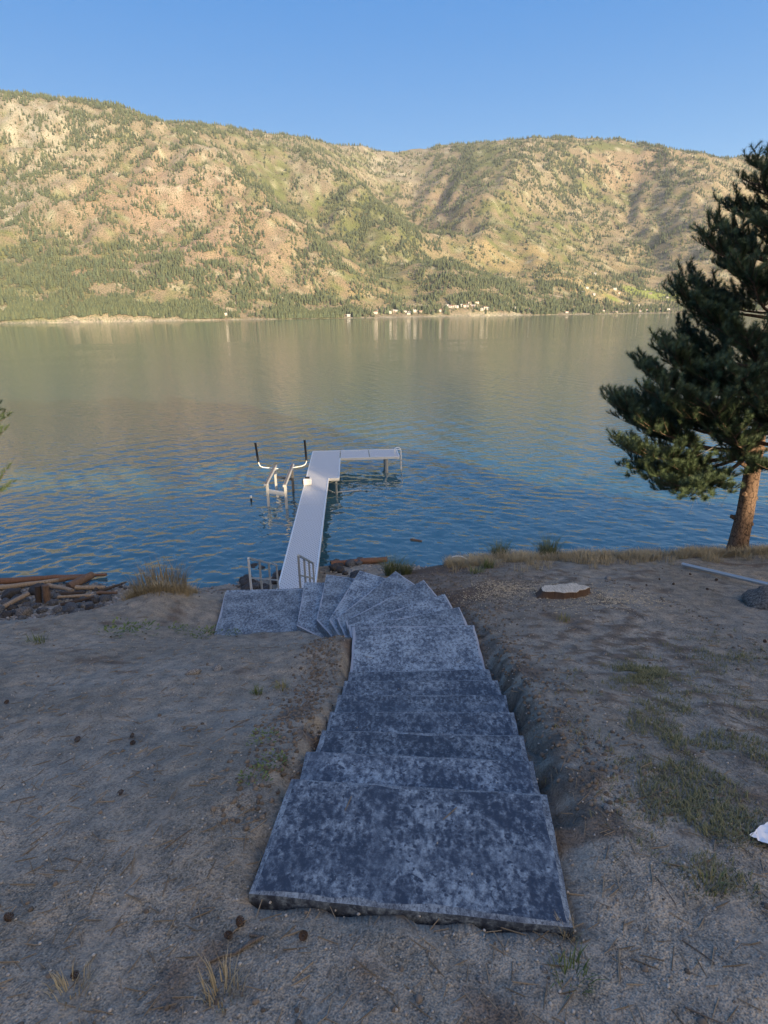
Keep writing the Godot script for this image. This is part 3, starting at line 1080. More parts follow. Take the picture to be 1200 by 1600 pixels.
func build_dock() -> void:
	var skin := mat(Color(0.84, 0.85, 0.86), 0.45, 0.12)
	skin.albedo_texture = deck_texture()[0]
	var rim := mat(Color(0.74, 0.75, 0.75), 0.38, 0.45)
	var steel := mat(Color(0.42, 0.43, 0.42), 0.5, 0.6)
	var o := base("dock", P(-2.87, 1.0, 17.0), "long L-shaped aluminium dock standing on piles in the lake", "dock")
	o.rotation.y = 0.0535
	for k in 6:
		deck_panel(o, skin, rim, -0.6, 0.6, 2.283 * k, 2.283 * (k + 1))
	for k in 3:
		deck_panel(o, skin, rim, -0.6, 1.18, 13.7 + 2.27 * k, 13.7 + 2.27 * (k + 1))
	for k in 2:
		deck_panel(o, skin, rim, 1.18 + 1.835 * k, 1.18 + 1.835 * (k + 1), 18.35, 20.5)
	# side channels stand 1 cm above the deck skin
	var y := -0.06
	var h := 0.15
	beam("side_channel", o, rim, Vector3(-0.6, y, 0), Vector3(-0.6, y, -20.51), 0.06, h)
	beam("side_channel", o, rim, Vector3(0.6, y, 0), Vector3(0.6, y, -13.67), 0.06, h)
	beam("side_channel", o, rim, Vector3(0.57, y, -13.7), Vector3(1.21, y, -13.7), 0.06, h)
	beam("side_channel", o, rim, Vector3(1.18, y, -13.73), Vector3(1.18, y, -18.32), 0.06, h)
	beam("side_channel", o, rim, Vector3(1.15, y, -18.35), Vector3(4.85, y, -18.35), 0.06, h)
	beam("side_channel", o, rim, Vector3(4.85, y, -18.38), Vector3(4.85, y, -20.48), 0.06, h)
	beam("side_channel", o, rim, Vector3(-0.57, y, -20.5), Vector3(4.88, y, -20.5), 0.06, h)
	beam("end_channel", o, rim, Vector3(-0.57, y - 0.01, -0.03), Vector3(0.57, y - 0.01, -0.03), 0.06, 0.12)
	for f in [2.0, 7.0, 13.9, 20.2]:
		for l in ([-0.5, 0.5] if f < 13 else [-0.5, 1.02]):
			pole("pile", o, steel, [Vector3(l, -0.13, -f), Vector3(l, -3.0, -f)], 0.06)
		beam("cross_beam", o, steel, Vector3(-0.56, -0.175, -f), Vector3(0.56 if f < 13 else 1.14, -0.175, -f), 0.08, 0.09)
	pole("pile", o, steel, [Vector3(4.06, -0.13, -18.5), Vector3(4.06, -3.0, -18.5)], 0.12)
	pole("pile", o, steel, [Vector3(4.06, -0.13, -20.3), Vector3(4.06, -3.0, -20.3)], 0.09)
	pole("brace", o, steel, [Vector3(0.95, -0.9, -13.9), Vector3(-0.4, -0.25, -13.95)], 0.022)
	pole("brace", o, steel, [Vector3(1.0, -0.85, -13.85), Vector3(2.4, -0.98, -14.6)], 0.03)
	# swim ladder on the tip
	var lad := Node3D.new()
	lad.name = "ladder"
	o.add_child(lad)
	for f in [18.75, 19.3]:
		var pts := [Vector3(4.62, 0.03, -f)]
		for k in 9:
			var a := PI - PI * k / 8.0
			pts.append(Vector3(4.82 + 0.20 * cos(a), 0.22 + 0.15 * sin(a), -f))
		pts.append(Vector3(5.02, -1.6, -f))
		pole("handrail", lad, rim, pts, 0.024)
	for k in 4:
		pole("rung", lad, rim, [Vector3(5.02, -0.1 - 0.3 * k, -18.75), Vector3(5.02, -0.1 - 0.3 * k, -19.3)], 0.018, 6)
	# stair of open treads with handrails from the bank to the deck
	var s := base("dock_stair", P(-2.7, 3.0, 12.75), "grey metal stair with two handrails joining the concrete steps and the dock", "stair")
	var inv := -s.position
	for k in 11:
		var f := k / 10.0
		var c := P(-2.62, 2.98, 12.8).lerp(P(-2.83, 1.08, 16.75), f) + inv
		put("tread", box_mesh(Vector3(1.1, 0.045, 0.3)), rim, s, c)
	for side in 2:
		var a := P(-3.278, 3.89, 13.0) if side == 0 else P(-2.074, 3.94, 13.0)
		var b := P(-3.379, 2.03, 16.8) if side == 0 else P(-2.238, 2.07, 16.8)
		beam("stringer", s, steel, a + Vector3(0, -1.0, 0) + inv, b + Vector3(0, -1.0, 0) + inv, 0.05, 0.18)
		beam("handrail", s, steel, a + inv, b + inv, 0.05, 0.05)
		beam("middle_rail", s, steel, a + Vector3(0, -0.52, 0) + inv, b + Vector3(0, -0.52, 0) + inv, 0.035, 0.04)
		for k in 4:
			var q := a.lerp(b, k / 3.0) + inv
			beam("post", s, rim if k == 0 and side == 0 else steel, q + Vector3(0, 0.0, 0.001), q + Vector3(0, -1.08, 0), 0.05, 0.05)
	# the white box at the edge of the deck
	var w := mat(Color(0.80, 0.79, 0.75), 0.4)
	var black := mat(Color(0.025, 0.025, 0.028), 0.5)
	var q := base("control_box", P(-3.98, 1.003, 29.55), "small white lift control box with black lid on the dock edge", "box")
	q.rotation.y = 0.0535
	var st := starter()
	bx(st, Vector3(0, 0.17, 0), Vector3(0.42, 0.34, 0.36), Basis.IDENTITY, 0.04)
	put("housing", done(st), w, q)
	st = starter()
	bx(st, Vector3(0, 0.375, 0.02), Vector3(0.24, 0.07, 0.2), Basis.IDENTITY, 0.015)
	put("lid", done(st), black, q)
	st = starter()
	bx(st, Vector3(-0.245, 0.14, 0), Vector3(0.07, 0.2, 0.16), Basis.IDENTITY, 0.015)
	put("motor", done(st), black, q)

func build_boat_lift() -> void:
	var alu := mat(Color(0.62, 0.62, 0.60), 0.4, 0.4)
	var dark := mat(Color(0.16, 0.15, 0.14), 0.6, 0.3)
	var pvc := mat(Color(0.80, 0.80, 0.77), 0.4)
	var sleeve := mat(Color(0.012, 0.013, 0.016), 0.55)
	var o := base("boat_lift", P(-5.6, 0, 30.4), "small aluminium boat lift with black sleeved guide poles beside the dock", "boat lift")
	var i := -o.position
	var fl := P(-6.02, 1.2, 29.15) + i
	var fr := P(-5.0, 1.28, 28.65) + i
	var bl := P(-6.15, 1.2, 32.3) + i
	var br := P(-5.08, 1.3, 31.6) + i
	var n := 0
	for p in [fl, fr, bl, br]:
		beam("post", o, alu if n != 3 else dark, p, Vector3(p.x, -2.5, p.z), 0.13, 0.13)
		n += 1
	beam("cross_beam", o, alu, fl + Vector3(0.07, -0.42, 0), fr + Vector3(-0.07, -0.50, 0), 0.10, 0.20)
	beam("cross_beam", o, dark, bl + Vector3(0.07, -0.5, 0), br + Vector3(-0.07, -0.55, 0), 0.10, 0.14)
	beam("bunk", o, alu, fl + Vector3(-0.03, -0.02, 0.28), bl + Vector3(0.0, 0.10, -0.25), 0.16, 0.10)
	beam("bunk", o, alu, fr + Vector3(0.0, -0.02, 0.28), br + Vector3(0.02, 0.22, -0.25), 0.16, 0.10)
	beam("bunk_pad", o, dark, fl + Vector3(-0.03, 0.055, 0.2), bl + Vector3(0.0, 0.175, -0.2), 0.10, 0.05)
	beam("bunk_pad", o, dark, fr + Vector3(0.0, 0.055, 0.2), br + Vector3(0.02, 0.295, -0.2), 0.10, 0.05)
	pole("guide_pipe", o, pvc, [P(-5.95, 1.2, 32.2) + i, P(-6.8, 1.29, 32.2) + i, P(-6.95, 1.36, 32.2) + i, P(-7.02, 1.5, 32.2) + i, P(-7.04, 1.75, 32.2) + i], 0.027)
	pole("guide_pipe", o, pvc, [P(-5.1, 1.34, 31.8) + i, P(-4.55, 1.43, 31.8) + i, P(-4.36, 1.52, 31.8) + i, P(-4.28, 1.66, 31.8) + i, P(-4.27, 1.85, 31.8) + i], 0.027)
	pole("guide_sleeve", o, sleeve, [P(-7.038, 1.6, 32.2) + i, P(-7.12, 2.7, 32.2) + i], 0.062)
	pole("guide_sleeve", o, sleeve, [P(-4.275, 1.75, 31.8) + i, P(-4.31, 2.9, 31.8) + i], 0.062)
	var b := base("marker_post", P(-7.1, 0, 29.9), "short dark marker post with white tip standing alone in the water", "post")
	pole("stake", b, sleeve, [Vector3(0, -0.8, 0), Vector3(0.01, 0.2, 0)], 0.05)
	pole("tip", b, pvc, [Vector3(0.01, 0.2, 0), Vector3(0.01, 0.32, 0)], 0.055)

# ---------------------------------------------------------------- wood, stones, rubbish
func wood_texture(seed_: int) -> ImageTexture:
	var n := 256
	var nz := noise(seed_, 0.02, 4)
	var out := PackedByteArray(); out.resize(n * n * 3)
	for j in n:
		for i in n:
			var v := 0.78 + 0.30 * nz.get_noise_2d(i * 6.0, j * 0.35) + 0.16 * nz.get_noise_2d(i * 22.0 + 300.0, j * 1.2)
			for c in 3:
				out[(j * n + i) * 3 + c] = int(255.0 * clampf(v, 0, 1))
	return ImageTexture.create_from_image(Image.create_from_data(n, n, false, Image.FORMAT_RGB8, out))

func log_between(called: String, a: Vector3, b: Vector3, r0: float, r1: float, m: Material, label: String, group := "", category := "log") -> void:
	var pts := []
	var rad := []
	var n := maxi(4, int(a.distance_to(b) / 0.35))
	for k in n + 1:
		var f := float(k) / n
		pts.append((b - a) * f + Vector3(0, rng.randf_range(-0.1, 0.1) * r0, rng.randf_range(-0.25, 0.25) * r0))
		rad.append(lerpf(r0, r1, f) * rng.randf_range(0.9, 1.08))
	var o := base(called, a, label, category, group)
	put("wood", tube_mesh(pts, rad, 9, 0.07), m, o)

func build_shore() -> void:
	rng.seed = 15
	var wt := wood_texture(81)
	var red := mat(Color(0.26, 0.135, 0.085), 0.85)
	var brown := mat(Color(0.22, 0.14, 0.095), 0.9)
	var pale := mat(Color(0.42, 0.33, 0.24), 0.9)
	var dark := mat(Color(0.075, 0.055, 0.045), 0.9)
	for m in [red, brown, pale, dark]:
		textured(m, wt, null, Vector3(1.6, 1.6, 1.6))
	var g := "driftwood on the rocky beach"
	# x, y, d of both ends, radii
	var logs := [
		[-14.6, 0.16, 19.9, -10.65, 0.12, 20.5, 0.13, 0.06, red, "longest reddish drift log lying at the water's edge"],
		[-14.2, 0.24, 19.1, -12.0, 0.2, 19.9, 0.10, 0.07, pale, "pale brown drift log lying along the longest log"],
		[-12.05, 0.26, 19.75, -11.45, 0.24, 20.05, 0.09, 0.08, brown, "short brown drift log in line behind a pale one"],
		[-11.45, 0.20, 19.3, -10.98, 0.28, 20.1, 0.17, 0.15, brown, "thick stubby drift log with a sawn end near the water"],
		[-12.15, 0.32, 19.2, -11.05, 0.30, 18.8, 0.09, 0.07, pale, "pale drift log with bright upper end among dark rocks"],
		[-11.1, 0.25, 19.1, -10.1, 0.2, 19.2, 0.09, 0.07, pale, "pale straight drift log closest to the lapping water"],
		[-10.2, 0.16, 18.9, -9.45, 0.25, 19.5, 0.06, 0.03, dark, "thin dark drift branch pointing out to the lake"],
		[-11.4, 0.30, 18.5, -10.6, 0.30, 18.6, 0.07, 0.06, dark, "dark wet drift log wedged between the stones"],
		[-11.2, 0.38, 18.1, -10.0, 0.34, 18.3, 0.06, 0.05, pale, "slim bleached drift pole lying on the stones"],
		[-10.8, 0.40, 17.5, -9.9, 0.42, 18.0, 0.06, 0.05, dark, "dark drift pole tilted against the foot of the bank"],
		[-12.5, 0.50, 17.2, -12.1, 0.58, 18.0, 0.08, 0.08, pale, "grey split drift plank resting on the rocks"],
		[-10.1, 0.28, 18.6, -9.4, 0.28, 18.6, 0.06, 0.05, brown, "brown drift stick by the round blue stone"]]
	for l in logs:
		log_between("drift_log", P(l[0], l[1], l[2]), P(l[3], l[4], l[5]), l[6], l[7], l[8], l[9], g)
	log_between("wood_stub", P(-11.78, 0.25, 17.95), P(-11.76, 0.85, 18.05), 0.11, 0.10, dark, "dark upright log stub in the driftwood", g)
	log_between("wood_stub", P(-11.5, 0.25, 17.95), P(-11.48, 0.88, 18.02), 0.12, 0.11, brown, "reddish upright log stub in the driftwood", g)
	log_between("shore_log", P(-2.1, 0.16, 21.1), P(0.1, 0.2, 21.35), 0.14, 0.12, red, "wet reddish log lying at the waterline behind the winding steps")
	log_between("floating_log", P(1.15, 0.02, 23.95), P(1.62, 0.03, 23.7), 0.06, 0.045, brown, "short piece of brown wood floating in the lake")
	var ct := bytes_of(noise(83, 0.05, 4), 256)
	var im := Image.create_from_data(256, 256, false, Image.FORMAT_L8, ct)
	im.adjust_bcs(1.35, 0.7, 1.0)
	var stone_tex := ImageTexture.create_from_image(im)
	var stone_mats := []
	for c in [Color(0.16, 0.165, 0.175), Color(0.24, 0.235, 0.225), Color(0.09, 0.085, 0.085), Color(0.30, 0.27, 0.24)]:
		stone_mats.append(textured(mat(c, 0.85), stone_tex, null, Vector3(2, 2, 2)))
	var shapes := []
	for k in 7:
		shapes.append(rock_mesh(200 + k, Vector3(1.0, 0.68, 0.85), 14, 0.4))
	var rocks := []
	for q in [[-13.1, 18.6, 0.36, 2], [-12.3, 18.9, 0.36, 2], [-12.7, 17.6, 0.3, 0], [-12.6, 17.0, 0.28, 1], [-11.5, 16.7, 0.3, 3], [-10.2, 17.0, 0.28, 0], [-9.6, 18.1, 0.2, 0], [-9.9, 17.3, 0.2, 1], [-12.95, 16.4, 0.2, 3]]:
		rocks.append(q)
	for k in 95:
		rocks.append([rng.randf_range(-14.6, -9.2), rng.randf_range(16.0, 19.6), rng.randf_range(0.07, 0.2), rng.randi() % 3])
	for k in 46:
		var right := k % 2 == 0
		rocks.append([rng.randf_range(-2.0, -0.9) if right else rng.randf_range(-5.4, -3.7), rng.randf_range(17.0, 21.5), rng.randf_range(0.12, 0.34), [2, 2, 0][rng.randi() % 3]])
	var tones := ["blue-grey", "light grey", "blackish", "tan"]
	for k in rocks.size():
		var q: Array = rocks[k]
		var o := put("shore_rock", shapes[rng.randi() % 7], stone_mats[q[3]], null, P(q[0], bank.at(q[0], q[1]) + q[2] * 0.25, q[1]))
		o.scale = Vector3(1, rng.randf_range(0.8, 1.2), 1) * q[2]
		o.rotation = Vector3(rng.randf_range(-0.4, 0.4), rng.randf() * TAU, rng.randf_range(-0.4, 0.4))
		if q[0] < -8.0:
			tag(o, "%s %s rock on the driftwood beach below the bank" % ["large" if q[2] > 0.21 else "small", tones[q[3]]], "rock", "%s %s rocks on the driftwood beach" % ["large" if q[2] > 0.21 else "small", tones[q[3]]])
		else:
			tag(o, "%s rock piled where the dock meets the shore" % tones[q[3]], "rock", "%s rocks at the dock's landward end" % tones[q[3]])
	# beach shingle between the rocks
	var mm := MultiMesh.new()
	mm.transform_format = MultiMesh.TRANSFORM_3D
	mm.use_colors = true
	mm.mesh = rock_mesh(230, Vector3(1, 0.6, 0.8), 8, 0.3)
	mm.instance_count = 3500
	for k in 3500:
		var x := rng.randf_range(-16.0, -8.6)
		var d := rng.randf_range(15.6, 20.2)
		if k % 4 == 0:
			x = rng.randf_range(-8.0, 6.0)
			d = rng.randf_range(18.5, 22.0)
		var s := rng.randf_range(0.025, 0.075)
		mm.set_instance_transform(k, Transform3D(Basis(Vector3.UP, rng.randf() * TAU).scaled(Vector3.ONE * s), P(x, bank.at(x, d) + 0.01, d)))
		var v := rng.randf_range(0.08, 0.28)
		mm.set_instance_color(k, Color(v, v * 0.97, v * 0.93))
	var sh := MultiMeshInstance3D.new()
	sh.multimesh = mm
	sh.material_override = vmat(0.9)
	sh.name = "shingle"
	add_child(sh)
	stuff(tag(sh, "small grey beach stones lying between the larger rocks", "shingle"))
	# pebbles lying on the dirt, one by one
	var light := textured(mat(Color(0.42, 0.40, 0.37), 0.8), stone_tex, null, Vector3(7, 7, 7))
	var peb := [[-1.63, 4.26, 0.055, "flat pale stone, the larger of two on bare dirt"], [-1.47, 4.40, 0.05, "flat grey stone half buried beside a paler one"], [0.985, 2.06, 0.024, "egg-shaped whitish pebble in the dug strip by the steps"], [1.03, 2.04, 0.012, "tiny pebble touching the egg-shaped whitish one"], [-1.12, 1.88, 0.012, ""], [-0.9, 1.83, 0.010, ""], [-0.74, 1.84, 0.012, ""], [-0.72, 1.52, 0.013, ""], [-1.27, 2.56, 0.016, ""], [-0.9, 2.34, 0.012, ""], [2.97, 7.09, 0.05, "rounded grey stone by the straw near the stump"], [1.86, 4.32, 0.02, ""], [0.52, 1.38, 0.012, ""], [0.3, 1.35, 0.013, ""]]
	for q in peb:
		var o := put("pebble", shapes[rng.randi() % 7], light, null, P(q[0], ground_at(q[0], q[1]) + q[2] * 0.25, q[1]))
		o.scale = Vector3(1.15, 0.85, 0.9) * q[2]
		o.rotation.y = rng.randf() * TAU
		if q[3] != "":
			tag(o, q[3], "stone")
		else:
			tag(o, "little pale pebble loose on the trodden dirt", "stone", "loose pebbles on the dirt")
	var bo := put("boulder", rock_mesh(241, Vector3(0.34, 0.17, 0.28), 22, 0.3), textured(mat(Color(0.26, 0.25, 0.23), 0.95), stone_tex, null, Vector3(3, 3, 3)), null, P(4.34, bank.at(4.34, 5.78) + 0.02, 5.78))
	tag(bo, "big smooth grey boulder sunk in the dirt below the metal pipe", "boulder")
	var pa := P(4.22, bank.at(4.22, 7.6) + 0.05, 7.6)
	var pb := P(5.05, bank.at(5.05, 4.9) + 0.04, 4.9)
	var pm := (pa + pb) * 0.5 + Vector3(0, 0.03, 0)
	tag(put("metal_pipe", tube_mesh([pa, pm, pb], [0.028, 0.028, 0.028], 12), mat(Color(0.45, 0.47, 0.49), 0.4, 0.5)), "straight grey metal pipe lying across the dirt", "pipe")
	var hp := []
	for k in 10:
		var f := k / 9.0
		hp.append(P(1.10 + 0.30 * f, 5.615 + 0.05 * sin(f * 3.0) - 0.06 * f, 8.85 - 0.1 * f * f))
	var hr := []
	for k in 10:
		hr.append(0.007)
	tag(put("white_hose", tube_mesh(hp, hr, 6), mat(Color(0.75, 0.75, 0.74), 0.5)), "short white hose arching out of the crest grass", "hose")
	build_stump()
	build_cloth()
	build_cones_and_sticks()

func build_stump() -> void:
	rng.seed = 23
	var o := base("tree_stump", P(2.13, ground_at(2.13, 6.3) - 0.03, 6.3), "freshly cut low tree stump with pale top and torn bark", "stump")
	var n := 40
	var nz := noise(91, 1.3, 3)
	var rows := [[1.22, 0.0], [1.06, 0.05], [1.0, 0.085], [0.985, 0.115]]
	var rings := []
	for row in rows:
		var ring := PackedVector3Array()
		for k in n:
			var a := TAU * k / n
			var r: float = 0.25 * row[0] * (1.0 + 0.22 * nz.get_noise_2d(cos(a) * 1.2, sin(a) * 1.2) + 0.05 * nz.get_noise_2d(k * 5.0, row[1] * 8.0))
			# a wedge broken out on one side
			if a > 4.2 and a < 4.9:
				r *= 0.88
			var y: float = row[1] + (0.02 * sin(a + 0.6) if row[1] > 0.1 else 0.0)
			ring.append(Vector3(cos(a) * r * 1.12, y, sin(a) * r * 0.62))
		rings.append(ring)
	var st := starter()
	for i in 3:
		for k in n:
			var k2 := (k + 1) % n
			quad(st, rings[i][k2], rings[i][k], rings[i + 1][k], rings[i + 1][k2])
	var bark := mat(Color(0.14, 0.088, 0.06), 0.95)
	textured(bark, wood_texture(85), null, Vector3(5, 2, 5))
	put("bark", done(st), bark, o)
	st = starter()
	st.set_smooth_group(-1)
	var mid := Vector3(0.01, 0.122, 0)
	for k in n:
		var k2 := (k + 1) % n
		var a: Vector3 = rings[3][k] * Vector3(0.97, 1, 0.97) + Vector3(0, 0.004, 0)
		var b: Vector3 = rings[3][k2] * Vector3(0.97, 1, 0.97) + Vector3(0, 0.004, 0)
		tri(st, b, a, mid)
		quad(st, rings[3][k2], rings[3][k], a, b)
	var cut := mat(Color(0.80, 0.71, 0.57), 0.85)
	textured(cut, wood_texture(86), null, Vector3(3, 3, 3))
	put("cut_face", done(st), cut, o)
	# sawdust and chips strewn round the stump
	var mm := MultiMesh.new()
	mm.transform_format = MultiMesh.TRANSFORM_3D
	mm.use_colors = true
	mm.mesh = box_mesh(Vector3(1, 0.25, 0.4), 0.05)
	var cnt := 2600
	mm.instance_count = cnt
	for k in cnt:
		var c: Array = [[1.62, 6.95, 0.28], [1.40, 6.60, 0.25], [2.62, 5.98, 0.28], [2.2, 6.15, 0.5]][k % 4]
		var x: float = c[0] + rng.randfn(0.0, c[2])
		var d: float = c[1] + rng.randfn(0.0, c[2] * 0.7)
		var s := rng.randf_range(0.006, 0.022)
		mm.set_instance_transform(k, Transform3D(Basis.from_euler(Vector3(rng.randf_range(-0.4, 0.4), rng.randf() * TAU, 0)).scaled(Vector3.ONE * s), P(x, ground_at(x, d) + 0.004, d)))
		var v := rng.randf_range(0.6, 1.1)
		mm.set_instance_color(k, Color(0.50 * v, 0.42 * v, 0.29 * v))
	var sh := MultiMeshInstance3D.new()
	sh.multimesh = mm
	sh.material_override = vmat(0.95)
	sh.name = "wood_chips"
	add_child(sh)
	stuff(tag(sh, "pale sawdust and wood chips strewn round the stump", "wood chips"))

func build_cloth() -> void:
	var n := 26
	var xs := frange(-0.10, 0.12, 0.22 / n, 0.22 / n)
	var ds := frange(-0.10, 0.10, 0.2 / n, 0.2 / n)
	var nz := noise(95, 6.0, 3)
	nz.fractal_type = FastNoiseLite.FRACTAL_RIDGED
	var st := starter()
	var g := []
	for d in ds:
		for x in xs:
			var sx: float = x * (0.75 + 0.3 * d / 0.1)
			g.append(Vector3(sx + 0.014 * nz.get_noise_2d(d * 2.0, x), 0.022 + 0.026 * nz.get_noise_2d(x, d) + 0.012, -d + 0.012 * nz.get_noise_2d(x + 3.0, d)))
	var nx := xs.size()
	for j in ds.size() - 1:
		for i in nx - 1:
			var k := j * nx + i
			quad(st, g[k], g[k + 1], g[k + nx + 1], g[k + nx])
	var m := mat(Color(0.78, 0.78, 0.80), 0.9)
	var o := put("white_cloth", done(st), m, null, P(1.625, ground_at(1.60, 1.86), 1.86))
	o.rotation.y = 0.5
	o.scale = Vector3.ONE * 0.8
	tag(o, "crumpled white cloth lying on the dirt by the grass", "cloth")

func build_cones_and_sticks() -> void:
	rng.seed = 33
	# a pine cone: overlapping woody scales round an egg
	var st := starter()
	st.set_smooth_group(-1)
	for k in 46:
		var f := k / 45.0
		var a := k * 2.39996
		var y := -0.9 + 1.8 * f
		var r := 0.72 * sqrt(maxf(0.05, 1.0 - pow(absf(y + 0.15), 2.2)))
		var out := Vector3(cos(a), 0, sin(a))
		var side := Vector3(-sin(a), 0, cos(a))
		var p := out * r * 0.35 + Vector3(0, y, 0)
		var tip := out * (r + 0.12) + Vector3(0, y + 0.22, 0)
		var w := 0.24
		tri(st, p - side * 0.05, tip - side * w, tip + side * w)
		tri(st, p, tip + side * w + Vector3(0, -0.1, 0), tip - side * w + Vector3(0, -0.1, 0))
		quad(st, tip - side * w, tip - side * w + Vector3(0, -0.1, 0), tip + side * w + Vector3(0, -0.1, 0), tip + side * w)
	var cone := done(st)
	var cm := mat(Color(0.075, 0.048, 0.034), 0.9)
	for q in [[-1.91, 2.98, 0], [-1.32, 2.3, 0], [-1.59, 3.02, 0], [-1.53, 2.9, 0], [-1.4, 1.57, 0], [-0.55, 1.56, 1], [-0.31, 1.5, 2], [-2.83, 3.69, 0], [-0.58, 1.51, 1], [-1.05, 1.36, 0], [3.25, 6.59, 3], [3.57, 6.92, 3], [3.61, 6.64, 3], [4.12, 7.2, 3], [3.37, 4.55, 0], [4.3, 6.9, 3], [3.9, 6.4, 3]]:
		var o := put("pine_cone", cone, cm, null, P(q[0], ground_at(q[0], q[1]) + 0.014, q[1]))
		o.scale = Vector3.ONE * rng.randf_range(0.014, 0.020)
		o.rotation = Vector3(rng.randf_range(0.6, 1.6), rng.randf() * TAU, 0)
		tag(o, ["dark open pine cone on the open dirt away from the steps", "dark pine cone beside the forked stick", "open pine cone in a rough patch before the top slab", "dark pine cone on the dirt between stump and pipe"][q[2]], "pine cone", ["pine cones on the open dirt", "pine cones by the forked stick", "", "pine cones beyond the stump"][q[2]])
	var wm := textured(mat(Color(0.20, 0.16, 0.125), 0.9), wood_texture(87), null, Vector3(6, 6, 6))
	var stick := func(label: String, group: String, runs: Array, r: float) -> void:
		var first := P(runs[0][0], ground_at(runs[0][0], runs[0][1]) + r, runs[0][1])
		var o := base("stick", first, label, "stick", group)
		for k in range(0, runs.size() - 1):
			if runs[k].size() > 2 and runs[k][2] == 0:
				continue
			var a := P(runs[k][0], ground_at(runs[k][0], runs[k][1]) + r, runs[k][1])
			var b := P(runs[k + 1][0], ground_at(runs[k + 1][0], runs[k + 1][1]) + r, runs[k + 1][1])
			var m := (a + b) * 0.5 + Vector3(rng.randf_range(-r, r), r * 0.8, rng.randf_range(-r, r))
			put("twig", tube_mesh([a - first, m - first, b - first], [r, r * 0.9, r * 0.75], 6, 0.12), wm, o)
	stick.call("forked grey stick lying on the dirt near the top slab", "", [[-0.625, 1.425], [-0.54, 1.45], [-0.455, 1.505, 0], [-0.54, 1.45], [-0.455, 1.505, 0], [-0.505, 1.515], [-0.46, 1.50]], 0.006)
	for q in [[-0.05, 1.54, 0.01, 1.46], [1.03, 1.47, 1.09, 1.375], [1.04, 1.71, 1.07, 1.60], [-1.85, 2.27, -1.76, 2.32], [-1.36, 1.87, -1.27, 1.84], [-1.6, 1.62, -1.5, 1.63], [-0.95, 1.9, -0.86, 2.0], [0.93, 1.25, 1.03, 1.2], [-2.3, 2.2, -2.2, 2.32], [2.4, 3.3, 2.6, 3.32], [1.6, 4.35, 1.75, 4.42], [-1.0, 3.0, -0.9, 3.2], [-1.95, 2.5, -1.8, 2.75]]:
		stick.call("thin straight grey twig lying loose on the dirt", "loose twigs on the dirt", [[q[0], q[1]], [q[2], q[3]]], 0.0028)

# needles, bark crumbs and grit strewn over the bank
func build_litter() -> void:
	rng.seed = 44
	var kinds := [["pine_needles", "dry pine needles and straw strewn over the dirt", "needles", 4200], ["grit", "pale grit and small gravel strewn over the dirt", "gravel", 4600], ["clods", "small crumbly lumps of earth lying on the dug ground", "earth", 3200]]
	for kind in 3:
		var mm := MultiMesh.new()
		mm.transform_format = MultiMesh.TRANSFORM_3D
		mm.use_colors = true
		mm.mesh = [box_mesh(Vector3(1, 0.05, 0.035), 0.01), rock_mesh(300, Vector3(1, 0.7, 0.8), 6, 0.3), rock_mesh(301, Vector3(1, 0.75, 0.9), 8, 0.5)][kind]
		var n: int = kinds[kind][3]
		mm.instance_count = n
		for k in n:
			var d := 0.95 + 8.2 * rng.randf() ** 1.5
			var x := rng.randf_range(-0.72, 0.72) * (d + 1.2)
			if kind == 2 and k % 8 < 7:
				# the dug strips by the steps
				d = rng.randf_range(2.0, 8.3)
				x = rng.randfn(1.05 if d < 5.8 else 1.05 - 0.22 * (d - 5.8), 0.16) if k % 2 == 0 else rng.randfn(-0.60, 0.10)
				if k % 2 == 1 and d > 5.4:
					d -= 3.0
				if k % 7 == 0:
					x = rng.randf_range(0.9, 1.9)
					d = rng.randf_range(5.6, 8.2)
			var q := to_treads(x, d)
			var y := ground_at(x, d)
			if q.x < 0.0:
				if kind == 2 or k % 45 > 0:
					x += 2.4
					y = ground_at(x, d)
				else:
					y = q.y
			var s: float = [rng.randf_range(0.035, 0.10), rng.randf_range(0.0025, 0.008), rng.randf_range(0.003, 0.016)][kind]
			var b := Basis.from_euler(Vector3(0, rng.randf() * TAU, rng.randf_range(-0.15, 0.15))).scaled(Vector3.ONE * s)
			mm.set_instance_transform(k, Transform3D(b, P(x, y + (0.003 if kind < 2 else s * 0.2), d)))
			var v := rng.randf_range(0.55, 1.15)
			var c: Color = [Color(0.23, 0.185, 0.13), Color(0.36, 0.335, 0.30), Color(0.15, 0.125, 0.10)][kind]
			mm.set_instance_color(k, Color(c.r * v, c.g * v, c.b * v))
		var o := MultiMeshInstance3D.new()
		o.multimesh = mm
		o.material_override = vmat(0.95)
		o.name = kinds[kind][0]
		add_child(o)
		stuff(tag(o, kinds[kind][1], kinds[kind][2]))

# ---------------------------------------------------------------- plants
func blade(st: SurfaceTool, at: Vector3, lean: Vector3, h: float, w: float, bend: float) -> void:
	var side := lean.cross(Vector3.UP).normalized() * w
	var a := at
	var m := at + Vector3(0, h * 0.6, 0) + lean * bend * 0.35
	var t := at + Vector3(0, h * (1.0 - 0.25 * bend), 0) + lean * bend
	var m1 := m.lerp(a, 0.5)
	quad(st, a - side, a + side, m1 + side, m1 - side)
	quad(st, m1 - side, m1 + side, m + side * 0.7, m - side * 0.7)
	tri(st, m - side * 0.7, m + side * 0.7, t)

